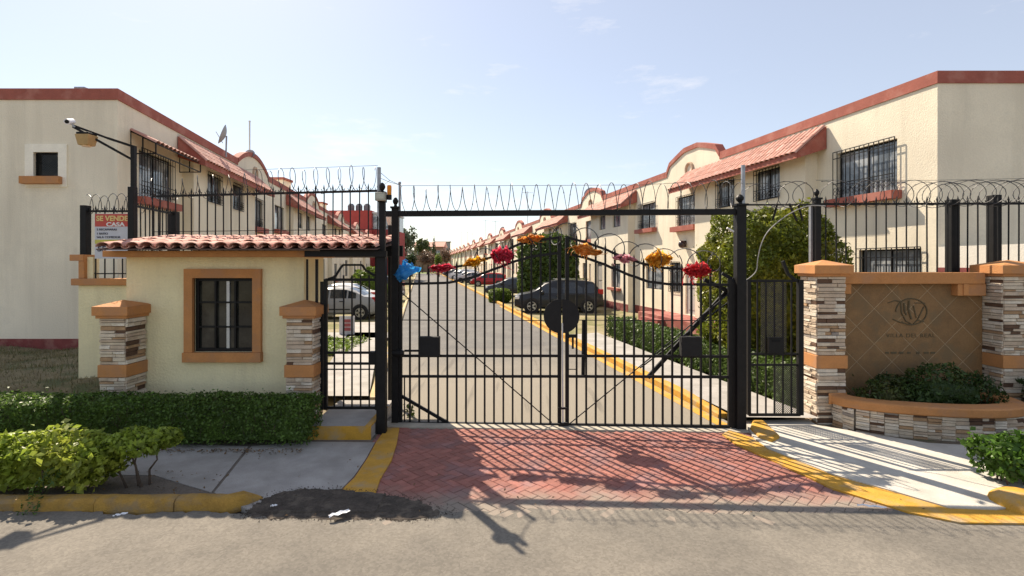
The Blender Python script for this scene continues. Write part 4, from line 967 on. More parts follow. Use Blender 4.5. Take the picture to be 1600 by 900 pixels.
# razor wire along the beam
q = MB(); a, b = gp(628, 312), gp(1156, 305); helix(q, a, b, .205, .19, .0056, .0, 20); rz = thing('razor_wire', 'long coil of razor wire along the portal beam', 'razor wire', tuple(a), 'razor wire coils'); q.build('coil', WIRE, rz)
q = MB(); q.tube([gp(626, 290), gp(800, 290), gp(1000, 289), gp(1160, 280)], .004, 4); q.build('top_strand', WIRE, rz)
q = MB(); pth = [(925, 345), (980, 378), (1040, 400), (1100, 410)]
rz = thing('razor_wire', 'open loops of razor wire riding on the right gate leaf', 'razor wire', tuple(gp(960, 390)), 'razor wire coils')
for (x0, y0), (x1, y1) in zip([(862, 360), (930, 373), (985, 393), (1045, 404)], [(930, 373), (985, 393), (1045, 404), (1128, 407)]): helix(q, gp(x0, y0+2), gp(x1, y1+2), .17, .29, .008, .75, 22, phase=1.2)
q.build('coil', WIRE, rz)
rz = thing('razor_wire', 'open loops of razor wire riding on the left gate leaf', 'razor wire', tuple(gp(790, 400)), 'razor wire coils'); q = MB()
for (x0, y0), (x1, y1) in zip([(736, 412), (790, 392), (830, 375)], [(790, 392), (830, 375), (872, 366)]): helix(q, gp(x0, y0), gp(x1, y1), .15, .33, .0075, .7, 22, phase=2.)
q.build('coil', WIRE, rz)

# ---------- left pedestrian gate and its post
pp = thing('gatepost', 'black gatepost with electric meter box between pedestrian gate and driveway gate', 'post', (-1.9, 7.5, 0))
X1, Y1 = -1.90, 7.50
MB().box(X1-.075, Y1-.06, 0, X1+.06, Y1+.06, 2.6).build('lower_post', IRON, pp, bevel=.006)
MB().box(X1-.04, Y1-.04, 2.6, X1+.045, Y1+.04, 3.4).build('upper_post', IRON, pp, bevel=.005)
q = MB(); q.lathe([(.035, 0), (.02, .02), (.045, .06), (.045, .09), (.02, .13), (.003, .14)], (X1, Y1, 3.55), 10); q.box(X1-.055, Y1-.055, 3.4, X1+.055, Y1+.055, 3.552); q.build('finial', IRON, pp)
MB().tube([(X1-.06, Y1+.05, 3.2), (X1-.06, Y1+.05, 3.92)], .028, 8).build('conduit', STEEL, pp)
mb_ = MB().box(X1-.075, Y1-.13, 3.41, X1+.075, Y1-.056, 3.53).build('meter_box', mat('meter_grey', (.35, .34, .28), .5), pp, bevel=.006); ORG[mb_.name] = ORG[pp.name]
MB().box(X1-.055, Y1-.134, 3.435, X1+.055, Y1-.131, 3.51).build('meter_window', mat('meter_glass', (.45, .44, .36), .15), mb_)
bc = thing('beacon_light', 'amber warning beacon clamped on the gatepost', 'beacon', (X1+.11, Y1-.05, 3.45))
MB().lathe([(.032, 0), (.034, .12), (.028, .14), (.004, .145)], (X1+.115, Y1-.05, 3.50), 12).build('lens', mat('amber_lens', (.75, .33, .02), .25, .05, trans=.4), bc, smooth=True)
q = MB(); q.lathe([(.036, 0), (.036, .07)], (X1+.115, Y1-.05, 3.43), 10); q.bar((X1, Y1-.05, 3.46), (X1+.11, Y1-.05, 3.46), .03); q.build('base', IRON, bc)
# lantern hung on the frame post
ln = thing('gate_lantern', 'small glass lantern on a black pole behind the left gatepost', 'lantern', at(609, 350, 9.2)); c = Vector(at(609, 345, 9.2))
MB().lathe([(.03, -.08), (.07, .06), (.05, .08)], c, 6).build('glass', mat('lantern_glass', (.7, .66, .55), .2), ln); q = MB(); q.lathe([(.08, .08), (.02, .13), (.005, .17)], c, 6); q.tube([(c.x, c.y, 0), (c.x, c.y, c.z-.08)], .035, 6); q.build('pole', IRON, ln)
# pedestrian gate
pg = thing('pedestrian_gate', 'narrow black iron pedestrian gate beside the guardhouse', 'gate', (-2.4, 7.75, .2), 'pedestrian gates'); PY = 7.75
P = lambda x, y: Vector(at(x, y, PY))
for x in (509, 589): MB().bar(P(x, 640), P(x, 436 if x < 550 else 400), .05).build('stile', IRON, pg)
for y, h in ((437, .04), (551, .035), (568, .035), (577, .015), (637, .04)): MB().bar(P(509, y), P(589, y), .03, h).build('rail', IRON, pg)
for x in (522.5, 537, 550, 563.5, 577): MB().bar(P(x, 637), P(x, 430), .02).build('bar', IRON, pg)
MB().box(P(578,0).x, PY-.05, P(0,567).z, P(590,0).x, PY+.05, P(0,549).z).build('lock_box', IRON, pg)
q = MB()                                # scrolled head: two shoulders and a flat crown
q.bar(P(513, 436), P(524, 432), .03); q.bar(P(524, 432), P(532, 419), .03); q.bar(P(532, 419), P(536, 414), .03); q.bar(P(536, 414), P(566, 414), .03); q.bar(P(566, 414), P(571, 422), .03); q.bar(P(571, 422), P(588, 432), .03); q.build('crown', IRON, pg)
q = MB(); q.bar(P(503, 440), P(503, 640), .04); q.bar(P(480, 405), P(480, 470), .025); q.bar(P(495, 405), P(495, 480), .035); q.build('fixed_bars', IRON, pg)

# ---------- right pedestrian gate
pg2 = thing('pedestrian_gate', 'black iron pedestrian gate with perforated lower panels beside the sign pillar', 'gate', (4.2, 7.75, .04), 'pedestrian gates'); PY2 = 7.85
P2 = lambda x, y: Vector(at(x, y, PY2))
for x in (1170, 1250): MB().bar(P2(x, 648), P2(x, 437), .05 if x < 1200 else .075).build('stile', IRON, pg2)
for y, h in ((439, .035), (553, .03), (570, .03), (648, .04)): MB().bar(P2(1170, y), P2(1250, y), .03, h).build('rail', IRON, pg2)
for i in range(5): x = 1170 + 80*(i+1)/6; MB().bar(P2(x, 648), P2(x, 437), .02).build('bar', IRON, pg2)
MB().box(P2(1197,0).x, PY2-.09, P2(0,550).z, P2(1218,0).x, PY2-.03, P2(0,526).z).build('lock_box', IRON, pg2)
MB().box(P2(1201,0).x, PY2-.096, P2(0,533).z, P2(1214,0).x, PY2-.0905, P2(0,529).z).build('lock_slot', mat('slot_black', (.004,.004,.004), .9), pg2)
q = MB()                                # curved wing up to the pillar cap
cv = [(1250, 440), (1240, 436), (1231, 428), (1226, 416), (1223, 408)]
q.tube([P2(*c_) for c_ in cv], .03, 4); q.build('curved_wing', IRON, pg2)
def perforated(parent, x0, x1, y0, y1, n=26):      # expanded-metal panel: crossing flat wires
    q = MB(); a, b = P2(x0, y1), P2(x1, y0); W_, H_ = b.x-a.x, b.z-a.z; st_ = .034
    k = -int(H_/st_)
    while k*st_ < W_:
        for sgn in (1, -1):
            x0_, x1_ = k*st_, k*st_ + H_; lo, hi = max(0, x0_), min(W_, x1_)
            if hi - lo > .01:
                z = lambda u: (u - x0_) if sgn > 0 else H_ - (u - x0_)
                q.bar((a.x+lo, PY2+.022, a.z+z(lo)), (a.x+hi, PY2+.022, a.z+z(hi)), .0065, .005)
        k += 1
    q.build('expanded_metal', IRON, parent)
perforated(pg2, 1190, 1230, 442, 551); perforated(pg2, 1210, 1248, 572, 646)
# white cable looping from the fence to the gate post
q = MB(); q.tube(smooth_path([P2(1290, 322) , P2(1262, 322), P2(1232, 335), P2(1203, 358), P2(1190, 380), P2(1184, 405), P2(1182, 422), P2(1174, 432), P2(1162, 440)], 4), .008, 6)
o = q.build('cable', mat('grey_cable', (.30, .29, .28), .5), None); tag(o, 'pale cable looping between the right gatepost and the railing', 'cable')

# ---------- railings with razor wire
def railing(label, xpts, yrail, ytip, ybot, Y0, Y1, step, extra=(), xr=None, thick=.016):
    x0, x1 = xpts; a = Vector(at(x0, yrail, Y0)); b = Vector(at(x1, yrail, Y1))
    t = thing('railing', label, 'railing', (a.x, a.y, at(x0, ybot, Y0)[2]), 'spiked iron railings')
    n = max(2, int((b-a).length/step)); zt = at(x0, ytip, Y0)[2]; zb_ = at(x0, ybot, Y0)[2]; zr = a.z
    for i in range(n+1):
        p = a.lerp(b, i/n); p.x += random.uniform(-.006, .006); b_ = MB(); b_.bar((p.x, p.y, zb_), (p.x + random.uniform(-.006,.006), p.y, zt-.06), thick)
        b_.add([(p.x-.012,p.y-.012,zt-.06),(p.x+.012,p.y-.012,zt-.06),(p.x+.012,p.y+.012,zt-.06),(p.x-.012,p.y+.012,zt-.06),(p.x,p.y,zt+.02)], [(0,1,4),(1,2,4),(2,3,4),(3,0,4)])
        for sg in (-1, 1): b_.tube([(p.x, p.y, zr), (p.x+sg*.03, p.y, zr+.02), (p.x+sg*.045, p.y, zr+.055)], .006, 4)
        b_.build('spear_bar', IRON, t)
    MB().bar(a, (b.x, b.y, zr), .03, .035).build('top_rail', IRON, t)
    for f, w_ in extra: zz = zb_ + (zr-zb_)*f; MB().bar((a.x, a.y, zz), (b.x, b.y, zz), w_, w_).build('rail', IRON, t)
    return t, a, Vector((b.x, b.y, zr))
rl, a, b = railing('spiked iron railing rising behind the guardhouse tile roof', (238, 590), 307, 297, 392, 9.0, 8.3, .155, ((.35, .010),))
rz = thing('razor_wire', 'loops of razor wire over the railing behind the guardhouse roof', 'razor wire', tuple(a), 'razor wire coils'); q = MB()
p0 = a + Vector((1.7, -.3, .19)); helix(q, a + Vector((0,0,.12)), a.lerp(b, .45) + Vector((0,0,.16)), .19, .30, .0056, .5, 20); helix(q, a.lerp(b, .45) + Vector((0,0,.2)), b + Vector((0,0,.2)), .2, .21, .0056, .12, 20, phase=1.); q.build('coil', WIRE, rz)
q = MB(); q.tube([a.lerp(b, .4) + Vector((0,0,.41)), b + Vector((0,0,.41))], .004, 4); q.build('top_strand', WIRE, rz)
rl2, a, b = railing('iron railing carrying the for-sale banner on the stepped wall', (136, 206), 330, 322, 436, 9.08, 9.08, .135, ((.08, .02),))
MB().box(a.x-.08, a.y-.06, at(0, 400, 9.08)[2], a.x+.03, a.y+.06, at(0, 321, 9.08)[2]).build('end_post', IRON, rl2, bevel=.005)
rz = thing('razor_wire', 'tangled razor wire above the for-sale banner', 'razor wire', tuple(a), 'razor wire coils'); q = MB(); helix(q, a + Vector((0,0,.13)), b + Vector((.3,0,.15)), .16, .15, .0056, 1.1, 20); q.build('coil', WIRE, rz)
# return rail with red base towards the left house
rl3, a, b = railing('short dark railing between the lamp post and the left house', (212, 272), 322, 314, 385, 9.1, 10.6, .16)
MB().box(b.x-.08, b.y-.06, .5, b.x+.08, b.y+.06, b.z+.05).build('end_post', IRON, rl3)
rr_, a, b = railing('tall spiked railing above the sign wall on the right', (1275, 1640), 319, 308, 434, 8.55, 8.45, .165)
for x in (1276, 1488, 1553):
    p = Vector(at(x, 400, 8.6)); post(rr_, 'post', p, .14 if x > 1400 else .10, 2.2, at(x, 312 if x != 1553 else 305, 8.6)[2], x < 1300)
q = MB(); p = at(1268, 400, 8.65); q.box(p[0]-.03, p[1]-.03, 2.2, p[0]+.03, p[1]+.03, 3.5); q.build('steel_post', STEEL, rr_)
rz = thing('razor_wire', 'tangled razor wire above the railing over the sign wall', 'razor wire', tuple(a), 'razor wire coils'); q = MB()
helix(q, a + Vector((.1,0,.17)), a.lerp(b, .55) + Vector((0,0,.17)), .21, .24, .0056, .45, 20); helix(q, a.lerp(b, .5) + Vector((0,.02,.16)), b + Vector((0,0,.2)), .20, .17, .0056, .9, 20, phase=.8); q.build('coil', WIRE, rz)
q = MB(); q.tube([a + Vector((0,0,.40)), a.lerp(b,.5) + Vector((0,0,.39)), b + Vector((0,0,.42))], .004, 4); q.build('top_strand', WIRE, rz)
rz = thing('razor_wire', 'short razor wire span between the right gatepost and the railing', 'razor wire', at(1165, 300, 7.9), 'razor wire coils'); q = MB()
helix(q, at(1168, 308, 7.8), at(1262, 303, 8.4), .20, .28, .0056, .5, 20); q.build('coil', WIRE, rz)
q = MB(); q.bar(at(1160, 320, 7.75), at(1275, 320, 8.55), .025); q.build('carrier_rail', IRON, rz)
for x, dx in ((1233, 12), (1247, 7), (1215, -8)): q = MB(); q.bar(at(x, 318, 8.3), at(x+dx, 345, 8.35), .025); q.build('bent_spike', IRON, rz)

# ---------- for-sale banner
bn = thing('for_sale_banner', 'red and white for-sale banner tied to the railing below the street lamp', 'banner', at(182, 400, 8.98)); BY = 8.98
A_ = lambda x, y, d=0.: Vector(at(x, y, BY + d))
def slab(name, x0, y0, x1, y1, m, d=0.): 
    a, b = A_(x0, y1, d), A_(x1, y0, d); return MB().box(a.x, a.y, a.z, b.x, a.y+.006, b.z).build(name, m, bn)
slab('white_field', 148, 334, 215, 404, mat('banner_white', (.55, .56, .60), .6, .06))
slab('red_field', 148.3, 334.3, 214.7, 354, mat('banner_red', (.52, .08, .06), .6, .08), -.003)
slab('yellow_field', 148.3, 374.5, 214.7, 381, mat('banner_yellow', (.55, .5, .1), .6, .08), -.003)
BW, BK, BY_ = mat('banner_letter_white', (.75, .74, .72), .6), mat('banner_letter_dark', (.05, .05, .08), .6), mat('banner_letter_yellow', (.72, .55, .22), .6)
text_part('lettering', 'SE VENDE', .125, BY_, A_(150.5, 345, -.006), bn, xs=1.02, bold=.004)
text_part('lettering', 'CASA', .095, BW, A_(166, 353.4, -.006), bn, xs=1.35, bold=.003)
for s_, y in (('2 RECAMARAS', 360), ('1 BAÑO', 366.5), ('SALA COMEDOR', 372)): text_part('lettering', s_, .05, BK, A_(151, y, -.004), bn, xs=1.1)
text_part('lettering', 'INFORMES', .05, BK, A_(166, 380, -.006), bn)
text_part('lettering', '55', .13, BK, A_(152, 392.5, -.004), bn, xs=1.2, bold=.004)

# ---------- street lamp
LX, LY = -6.33, 8.55
lp = thing('street_lamp', 'black lamp post with angled arm and amber lamp head beside the left house', 'street lamp', (LX, LY, .4))
zt = at(0, 228, LY)[2]
MB().box(LX-.055, LY-.05, .3, LX+.045, LY+.05, at(0, 292, LY)[2]).build('post', IRON, lp, bevel=.006); MB().box(LX-.02, LY-.03, at(0, 292, LY)[2], LX+.045, LY+.03, zt).build('upper_post', IRON, lp)
hx = Vector((LX-.66, LY-.40, at(0, 206, LY)[2]))   # tip of the arm
a1_, a2_ = Vector((LX+.02, LY, zt-.015)), Vector((LX, LY, at(0, 250, LY)[2]))
q = MB(); q.bar(a1_, a1_.lerp(hx, .45) + Vector((0,0,-.01)), .035); q.bar(a1_.lerp(hx, .45) + Vector((0,0,-.01)), hx, .03); q.bar(a2_, hx + Vector((0,0,-.02)), .035); q.build('arm', IRON, lp)
c = a2_.lerp(hx, .78) + Vector((0, 0, -.17)); hd = MB()
hd.add([c + Vector((sx*.115, sy*.10, .14)) for sx, sy in ((-1,-1),(1,-1),(1,1),(-1,1))] + [c + Vector((sx*.085, sy*.075, -.03)) for sx, sy in ((-1,-1),(1,-1),(1,1),(-1,1))], [(0,1,2,3),(4,7,6,5),(0,4,5,1),(1,5,6,2),(2,6,7,3),(3,7,4,0)])
hd.build('lamp_shade', mat('amber_plastic', (.50, .34, .15), .6, .1, trans=.2), lp, bevel=.01)
MB().box(c.x-.10, c.y-.09, c.z+.141, c.x+.10, c.y+.09, c.z+.175).build('lamp_cap', IRON, lp, bevel=.01)
MB().lathe([(.062, -.045), (.066, -.03), (.02, -.029)], c, 12).build('lens', mat('lamp_lens', (.75, .55, .32), .3), lp)
sc_ = thing('security_camera', 'white bullet camera on the tip of the lamp arm', 'camera', tuple(hx))
c = hx + Vector((-.02, -.04, .05)); d_ = Vector((.35, -.85, -.25)).normalized(); q = MB()
q.tube([c - d_*.11, c - d_*.1, c + d_*.09, c + d_*.1], .045, 12); q.build('housing', mat('camera_white', (.72, .72, .72), .4), sc_, smooth=40)
q = MB(); q.tube([c + d_*.095, c + d_*.104], .03, 10); q.build('lens', IRON, sc_); MB().bar(c, hx + Vector((.03,0,-.03)), .025).build('bracket', STEEL, sc_)

# ================================================================== SIGN WALL
mono = thing('sign_wall', 'terracotta framed entrance sign wall with brown diamond tiles between stone pillars', 'sign wall', (6.4, 8.3, 0))
SX0, SX1, SY = 5.15, 7.58, 8.25
MB().box(SX0, SY+.004, 0, SX1, SY+.3, 2.36).build('backing', mat('tile_grout', (.46, .33, .2), .95, .15, 5, 50, .2), mono)
ft = MB(); ft.box(SX0+.06, SY-.14, 2.18, SX1-.08, SY+.32, 2.36); ft.build('top_frame', TRIM, mono, bevel=.008)
q = MB(); q.box(SX0-.0, SY-.12, 2.02, SX0+.24, SY+.018, 2.178); q.box(SX0-.02, SY-.2, 2.24, SX0+.05, SY-.02, 2.34); q.build('corbel', TRIM, mono, bevel=.006)
q = MB(); q.box(SX1-.5, SY-.12, 1.99, SX1-.05, SY+.018, 2.178); q.box(SX1-.42, SY-.14, 2.0, SX1-.34, SY-.121, 2.178); q.build('corbel', TRIM, mono, bevel=.006)
BT = mat('brown_stone_tile', (.25, .14, .06), .75, .16, 4, 45, .3, col2=(.20, .125, .06), mixscale=3, objrand=.09)
def clip(poly, x0, z0, x1, z1):
    for ax, v, sg in ((0, x0, 1), (0, x1, -1), (1, z0, 1), (1, z1, -1)):
        out = []
        for i in range(len(poly)):
            a, b = poly[i-1], poly[i]; ia, ib = (a[ax]-v)*sg >= 0, (b[ax]-v)*sg >= 0
            if ia != ib: u = (v-a[ax])/(b[ax]-a[ax]); out.append((a[0]+u*(b[0]-a[0]), a[1]+u*(b[1]-a[1])))
            if ib: out.append(b)
        poly = out
        if not poly: return []
    return poly
hd_ = .285
for i in range(-2, 14):
    for j in range(-1, 10):
        cx_, cz_ = SX0 + .12 + hd_*i, .35 + hd_*j
        if (i + j) % 2: continue
        e = hd_ - .0075; pol = clip([(cx_-e, cz_), (cx_, cz_-e), (cx_+e, cz_), (cx_, cz_+e)], SX0+.003, .3, SX1-.003, 2.175)
        if len(pol) >= 3: MB().extrude([(x, SY, z) for x, z in pol], (0, .018, 0)).build('diamond_tile', BT, mono)
EMB = mat('worn_bronze_relief', (.11, .08, .04), .7, .2, 8, 60, .2); EML = mat('worn_bronze_highlight', (.30, .22, .12), .7, .2, 8, 60)
ec = Vector(at(1424, 487, SY-.004)); em = MB(); rr0 = .245
em.tube([ec + Vector((rr0*math.cos(q*math.pi/14)*1.02, 0, rr0*math.sin(q*math.pi/14)*.86)) for q in range(-10, 15)], .011, 5)
em.tube([ec + Vector((-.17, 0, .15)), ec + Vector((-.16, 0, -.02)), ec + Vector((-.09, 0, -.15)), ec + Vector((.02, 0, -.21)), ec + Vector((.10, 0, -.13)), ec + Vector((.20, 0, .08))], .010, 5)
em.tube([ec + Vector((-.12, 0, .14)), ec + Vector((-.11, 0, .0)), ec + Vector((-.08, 0, -.05))], .014, 5)
em.tube([ec + Vector((-.04, 0, .18)), ec + Vector((-.05, 0, .04)), ec + Vector((.0, 0, -.12))], .016, 5)
em.tube([ec + Vector((.05, 0, .14)), ec + Vector((.22, 0, .135))], .008, 5); em.tube([ec + Vector((.03, 0, .1)), ec + Vector((.08, 0, -.1))], .009, 5)
em.tube([ec + Vector((-.38, 0, .14)), ec + Vector((-.26, 0, .18)), ec + Vector((-.17, 0, .16))], .008, 5); em.tube([ec + Vector((-.3, 0, -.12)), ec + Vector((-.18, 0, -.17)), ec + Vector((-.08, 0, -.2))], .01, 5); em.tube([ec + Vector((.09, 0, -.14)), ec + Vector((.2, 0, -.16))], .008, 5)
em.build('emblem', EMB, mono)
text_part('lettering', 'VILLA DEL REAL', .088, EMB, (ec.x-.01, SY-.002, at(0, 527, SY)[2]), mono, align='CENTER', space=1.15, xs=1.12)
q = MB(); zz = at(0, 551, SY)[2]
for k, xx in enumerate((-.42, -.33, -.2, -.07, .08, .2, .31)): q.box(ec.x+xx, SY-.008, zz-.016, ec.x+xx+random.uniform(.05,.09), SY, zz+.014)
q.build('lettering', EMB, mono)
pillar('tall stone-clad pillar with terracotta cap between pedestrian gate and sign wall', 4.72, 7.92, .44, .42, 2.30, [(.88, 1.08)], 'FL', .08, group=None)
pillar('tall stone-clad pillar at the right end of the sign wall, cut by the picture edge', 7.60, 7.92, .55, .42, 2.30, [(.88, 1.08)], 'FL', .08, group=None)
# bowed planter in front
plt = thing('planter', 'bowed stone-clad planter with terracotta rim in front of the sign wall', 'planter', (6.3, 7.6, 0))
ctl = [(4.95, 7.88), (5.02, 7.66), (5.28, 7.46), (5.65, 7.30), (6.05, 7.19), (6.45, 7.13), (6.80, 7.13), (7.10, 7.20), (7.32, 7.36), (7.44, 7.60), (7.48, 7.9)]
path = smooth_path(ctl)
def ribbon(name, path, off0, off1, z0, z1, m, parent, bevel=0):
    b = MB(); vs = []; fs = []; n = len(path)
    for i, p in enumerate(path):
        d = (path[min(n-1, i+1)] - path[max(0, i-1)]).normalized(); nn = Vector((d.y, -d.x))
        for o_, z in ((off0, z0), (off0, z1), (off1, z1), (off1, z0)): q = p + nn*o_; vs.append((q.x, q.y, z))
    for i in range(n-1):
        for j in range(4): fs.append((i*4+j, i*4+(j+1) % 4, (i+1)*4+(j+1) % 4, (i+1)*4+j))
    fs += [(0,1,2,3), tuple((n-1)*4+j for j in (3,2,1,0))]; b.add(vs, fs); return b.build(name, m, parent, bevel=bevel, smooth=40)
ribbon('core', path, -.0, -.16, 0, .36, MORTAR, plt); ribbon('rim', path, .07, -.22, .36, .49, TRIM, plt, .02)
ribbon('soil', path, -.2, -.6, .2, .36, SOIL, plt)
acc = [0.]; 
for a, b in zip(path, path[1:]): acc.append(acc[-1] + (b-a).length)
def on_path(s):
    for i in range(len(path)-1):
        if s <= acc[i+1]: u = (s-acc[i])/(acc[i+1]-acc[i]); return path[i].lerp(path[i+1], u), math.atan2(path[i+1].y-path[i].y, path[i+1].x-path[i].x)
    return path[-1], math.atan2(path[-1].y-path[-2].y, path[-1].x-path[-2].x)
s_ = 0.; colw = .17                     # panels of stacked split stone
while s_ < acc[-1]-.02:
    l = min(colw, acc[-1]-s_); pnt, an = on_path(s_); stones(plt, (pnt.x, pnt.y), an, l, .0, .355, .045, .08, .2); s_ += l
# emerald planter shrubs
PL = thing('planter_shrub', 'dark green leafy shrubs filling the bowed planter under the sign', 'shrub', (6.3, 7.7, .36))
P1, N1 = ell_points(3600, (6.55, 7.72, .55), (.80, .33, .42), 2.2, .3, 7, .14); P2_, N2 = ell_points(2600, (5.85, 7.78, .48), (.62, .28, .30), 2.2, .3, 8, .14)
leaf_mesh('foliage', np.vstack([P1, P2_]), np.vstack([N1, N2]), .065, leafmat('planter_leaf', (.045, .085, .02), .3, .45, (.09, .10, .025)), PL, .38)
c = MB(); core_ell(c, (6.55, 7.75, .5), (.6, .2, .28)); core_ell(c, (5.85, 7.8, .45), (.45, .18, .2)); c.build('inner_foliage', MATS['planter_leaf'], PL)
q = MB()
for k in range(9): xx = 5.4 + k*.22; q.tube([(xx, 7.75, .3), (xx+random.uniform(-.1,.1), 7.7, .6)], .012, 5)
q.build('stems', BARK, PL)

# ================================================================== PLANTS
hedge('clipped_hedge', 'long clipped dark green hedge in front of the guardhouse', -9.0, 6.86, -2.74, 7.36, .66, .0, 30000, .042, L_HEDGE, amp=.018, fr=7)
SH = thing('street_shrub', 'sunlit light green leafy shrub row behind the left yellow kerb', 'shrub', (-5.2, 5.65, 0))
P, N = box_points(7200, -7.6, 5.34, .12, -4.42, 5.86, .62, depth=.22, fr=5., amp=.06, rnd=.2)
leaf_mesh('foliage', P, N, .075, L_SHRUB, SH, .6); c = MB(); c.box(-7.5, 5.48, .12, -4.6, 5.74, .44); c.build('inner_foliage', L_SHRUB, SH)
q = MB()
for k in range(30): xx = random.uniform(-7.4, -4.5); yy = random.uniform(5.45, 5.8); q.tube([(xx, yy, 0), (xx+random.uniform(-.06,.06), yy+random.uniform(-.05,.05), .3)], .01, 5)
q.build('stems', BARK, SH)
SH2 = thing('small_shrub', 'thin stemmed little shrub leaning out at the end of the left shrub row', 'shrub', (-4.20, 5.7, 0))
Pa, Na = ell_points(900, (-4.23, 5.68, .50), (.36, .25, .13), 2.2, .4, 9, .15); Pb, Nb = ell_points(520, (-3.92, 5.7, .545), (.2, .17, .09), 2.2, .4, 9, .15); Pc, Nc = ell_points(420, (-4.40, 5.62, .36), (.2, .18, .14), 2.2, .5, 9, .15)
leaf_mesh('foliage', np.vstack([Pa, Pb, Pc]), np.vstack([Na, Nb, Nc]), .062, L_SHRUB, SH2, .6)
q = MB()
for a in (((-4.07, 5.75, 0), (-4.05, 5.72, .2), (-3.95, 5.7, .32), (-3.97, 5.7, .48)), ((-4.17, 5.72, 0), (-4.19, 5.7, .25), (-4.25, 5.68, .45)), ((-4.11, 5.68, 0), (-4.17, 5.66, .3), (-4.13, 5.66, .46)), ((-4.25, 5.66, 0), (-4.37, 5.64, .3))): q.tube(a, .014, 6, r1=.007)
q.build('stems', BARK, SH2)
SH3 = thing('street_shrub', 'bright green leafy shrub at the right edge of the picture', 'shrub', (5.7, 5.85, 0))
P, N = box_points(4200, 5.32, 5.5, .14, 7.4, 6.0, .60, depth=.2, fr=5, amp=.06, rnd=.25); leaf_mesh('foliage', P, N, .07, leafmat('bright_leaf', (.075, .16, .022), .38, .4), SH3, .6)
c = MB(); c.box(5.46, 5.62, .14, 7.3, 5.9, .44); c.build('inner_foliage', MATS['bright_leaf'], SH3)
q = MB()
for k in range(14): xx = random.uniform(5.4, 6.6); yy = random.uniform(5.6, 5.9); q.tube([(xx, yy, 0), (xx, yy, .3)], .01, 5)
q.build('stems', BARK, SH3)
hedge('dark_shrub', 'dark shrub at the foot of the right pillar by the picture edge', 7.75, 7.1, 8.7, 7.8, .8, 0, 1500, .07, L_DARK, cat='shrub', amp=.06)
hedge('clipped_hedge', 'clipped green hedge beside the inner pavement right of the gate', 6.25-SL*8.3, 8.3, 7.05-SL*8.3, 17.2, .72, .0, 15000, .075, leafmat('inner_hedge_leaf', (.075, .125, .024), .3, .4), shear=-SL, amp=.03, fr=4)
def topiary(name, label, c, r, n, size, m, power=3.0, fr=3., amp=.05, trunk=.3, z0=0., depth=.12):
    t = thing(name, label, 'tree', (c[0], c[1], z0))
    P, N = ell_points(n, c, r, power, depth, fr, amp); cr = leaf_mesh('crown', P, N, size, m, t, .55)
    q = MB(); core_ell(q, c, r, power, .80); q.build('inner_foliage', m, t)
    q = MB(); q.tube([(c[0], c[1], z0-.05), (c[0]+.03, c[1], z0+.5), (c[0], c[1], c[2])], trunk*.4, 8, r1=trunk*.25); q.build('trunk', BARK, t); return t
tp = at(1198, 450, 11.6); topiary('clipped_cypress', 'big clipped yellow-green cypress behind the right gatepost', (tp[0], 11.6, 1.95), (1.36, 1.2, 1.70), 46000, .085, L_TOPI, 3.4, 5.5, .075, .4, depth=.16)
topiary('clipped_cypress', 'dark green square-clipped cypress behind the parked black car', (2.15, 31.2, 1.85), (1.75, 1.6, 2.35), 9000, .26, leafmat('cypress_dark', (.095, .145, .028), .3, .35), 4., 2.2, .04, .4)
b0 = (-.8, 33.0); topiary('box_bush', 'small bright green clipped bush beside the kerb by the parked cars', (b0[0], b0[1], .42), (.72, .55, .45), 2600, .12, L_BOX, 4., 4, .05, .15)
topiary('round_bush', 'green bush behind the parked silver car on the left', (-8.6, 31, 1.1), (1.0, .9, 1.15), 3000, .18, L_BOX, 2.4, 4, .1, .2)
hedge('lawn_tuft', 'low green patch of ground cover beside the left pedestrian path', -5.9, 13.8, -4.5, 16.3, .16, 0, 1800, .09, L_BOX, cat='ground cover', amp=.04, bottom=.0)
def tree(name, label, X, Y, zc, r, m, n=2600, size=.5, trunk=.25, z0=0., clumps=26, shape=1.):
    t = thing(name, label, 'tree', (X, Y, z0), 'trees at the far end of the street'); r = np.array(r); Ps = []; Ns = []
    for k in range(clumps):
        d = rng.normal(0, 1, 3); d /= np.linalg.norm(d); c = np.array([X, Y, zc]) + d * r * rng.uniform(.35, .85); rr = r * rng.uniform(.25, .45)
        P, N = ell_points(n//clumps, c, rr, 2, .5, 3, .15); Ps.append(P); Ns.append(N + (c - np.array([X, Y, zc]))/r)
    leaf_mesh('crown', np.vstack(Ps), np.vstack(Ns), size, m, t, .6)
    q = MB(); q.tube([(X, Y, z0), (X+.1, Y, zc*.6), (X, Y, zc)], trunk, 7, r1=trunk*.4)
    for k in range(5): a = k*1.3; q.tube([(X, Y, zc*.65), (X + r[0]*.6*math.cos(a), Y + r[1]*.6*math.sin(a), zc + r[2]*.25*math.sin(a*2))], trunk*.4, 5, r1=trunk*.15)
    q.build('trunk', BARK, t); return t
G2 = leafmat('far_light_leaf', (.10, .125, .045), .3, .3)
def far(name, label, x, ytop, ybot, wpx, Y, m, size=.55, n=2400, **k):
    top = at(x, ytop, Y)[2]; bot = at(x, ybot, Y)[2]; X = at(x, 0, Y)[0]; rx = wpx/FPX*Y/2; return tree(name, label, X, Y, (top+bot)/2, (rx, rx*.9, (top-bot)/2), m, n, size, **k)
far('broadleaf_tree', 'tall grey-green tree seen just right of the left gatepost', 634, 348, 396, 34, 120, L_FAR, .55)
far('broadleaf_tree', 'rounded light green tree right of the tall far tree', 660, 371, 402, 24, 140, G2, .55)
far('broadleaf_tree', 'red-leaved bush at the far end left of the blue bag', 628, 392, 414, 16, 105, leafmat('red_leaf', (.22, .05, .03), .3, .3), .35, 900)
far('broadleaf_tree', 'dark green far bush above the blue plastic bag', 643, 394, 418, 20, 100, L_DARK, .35, 1200)
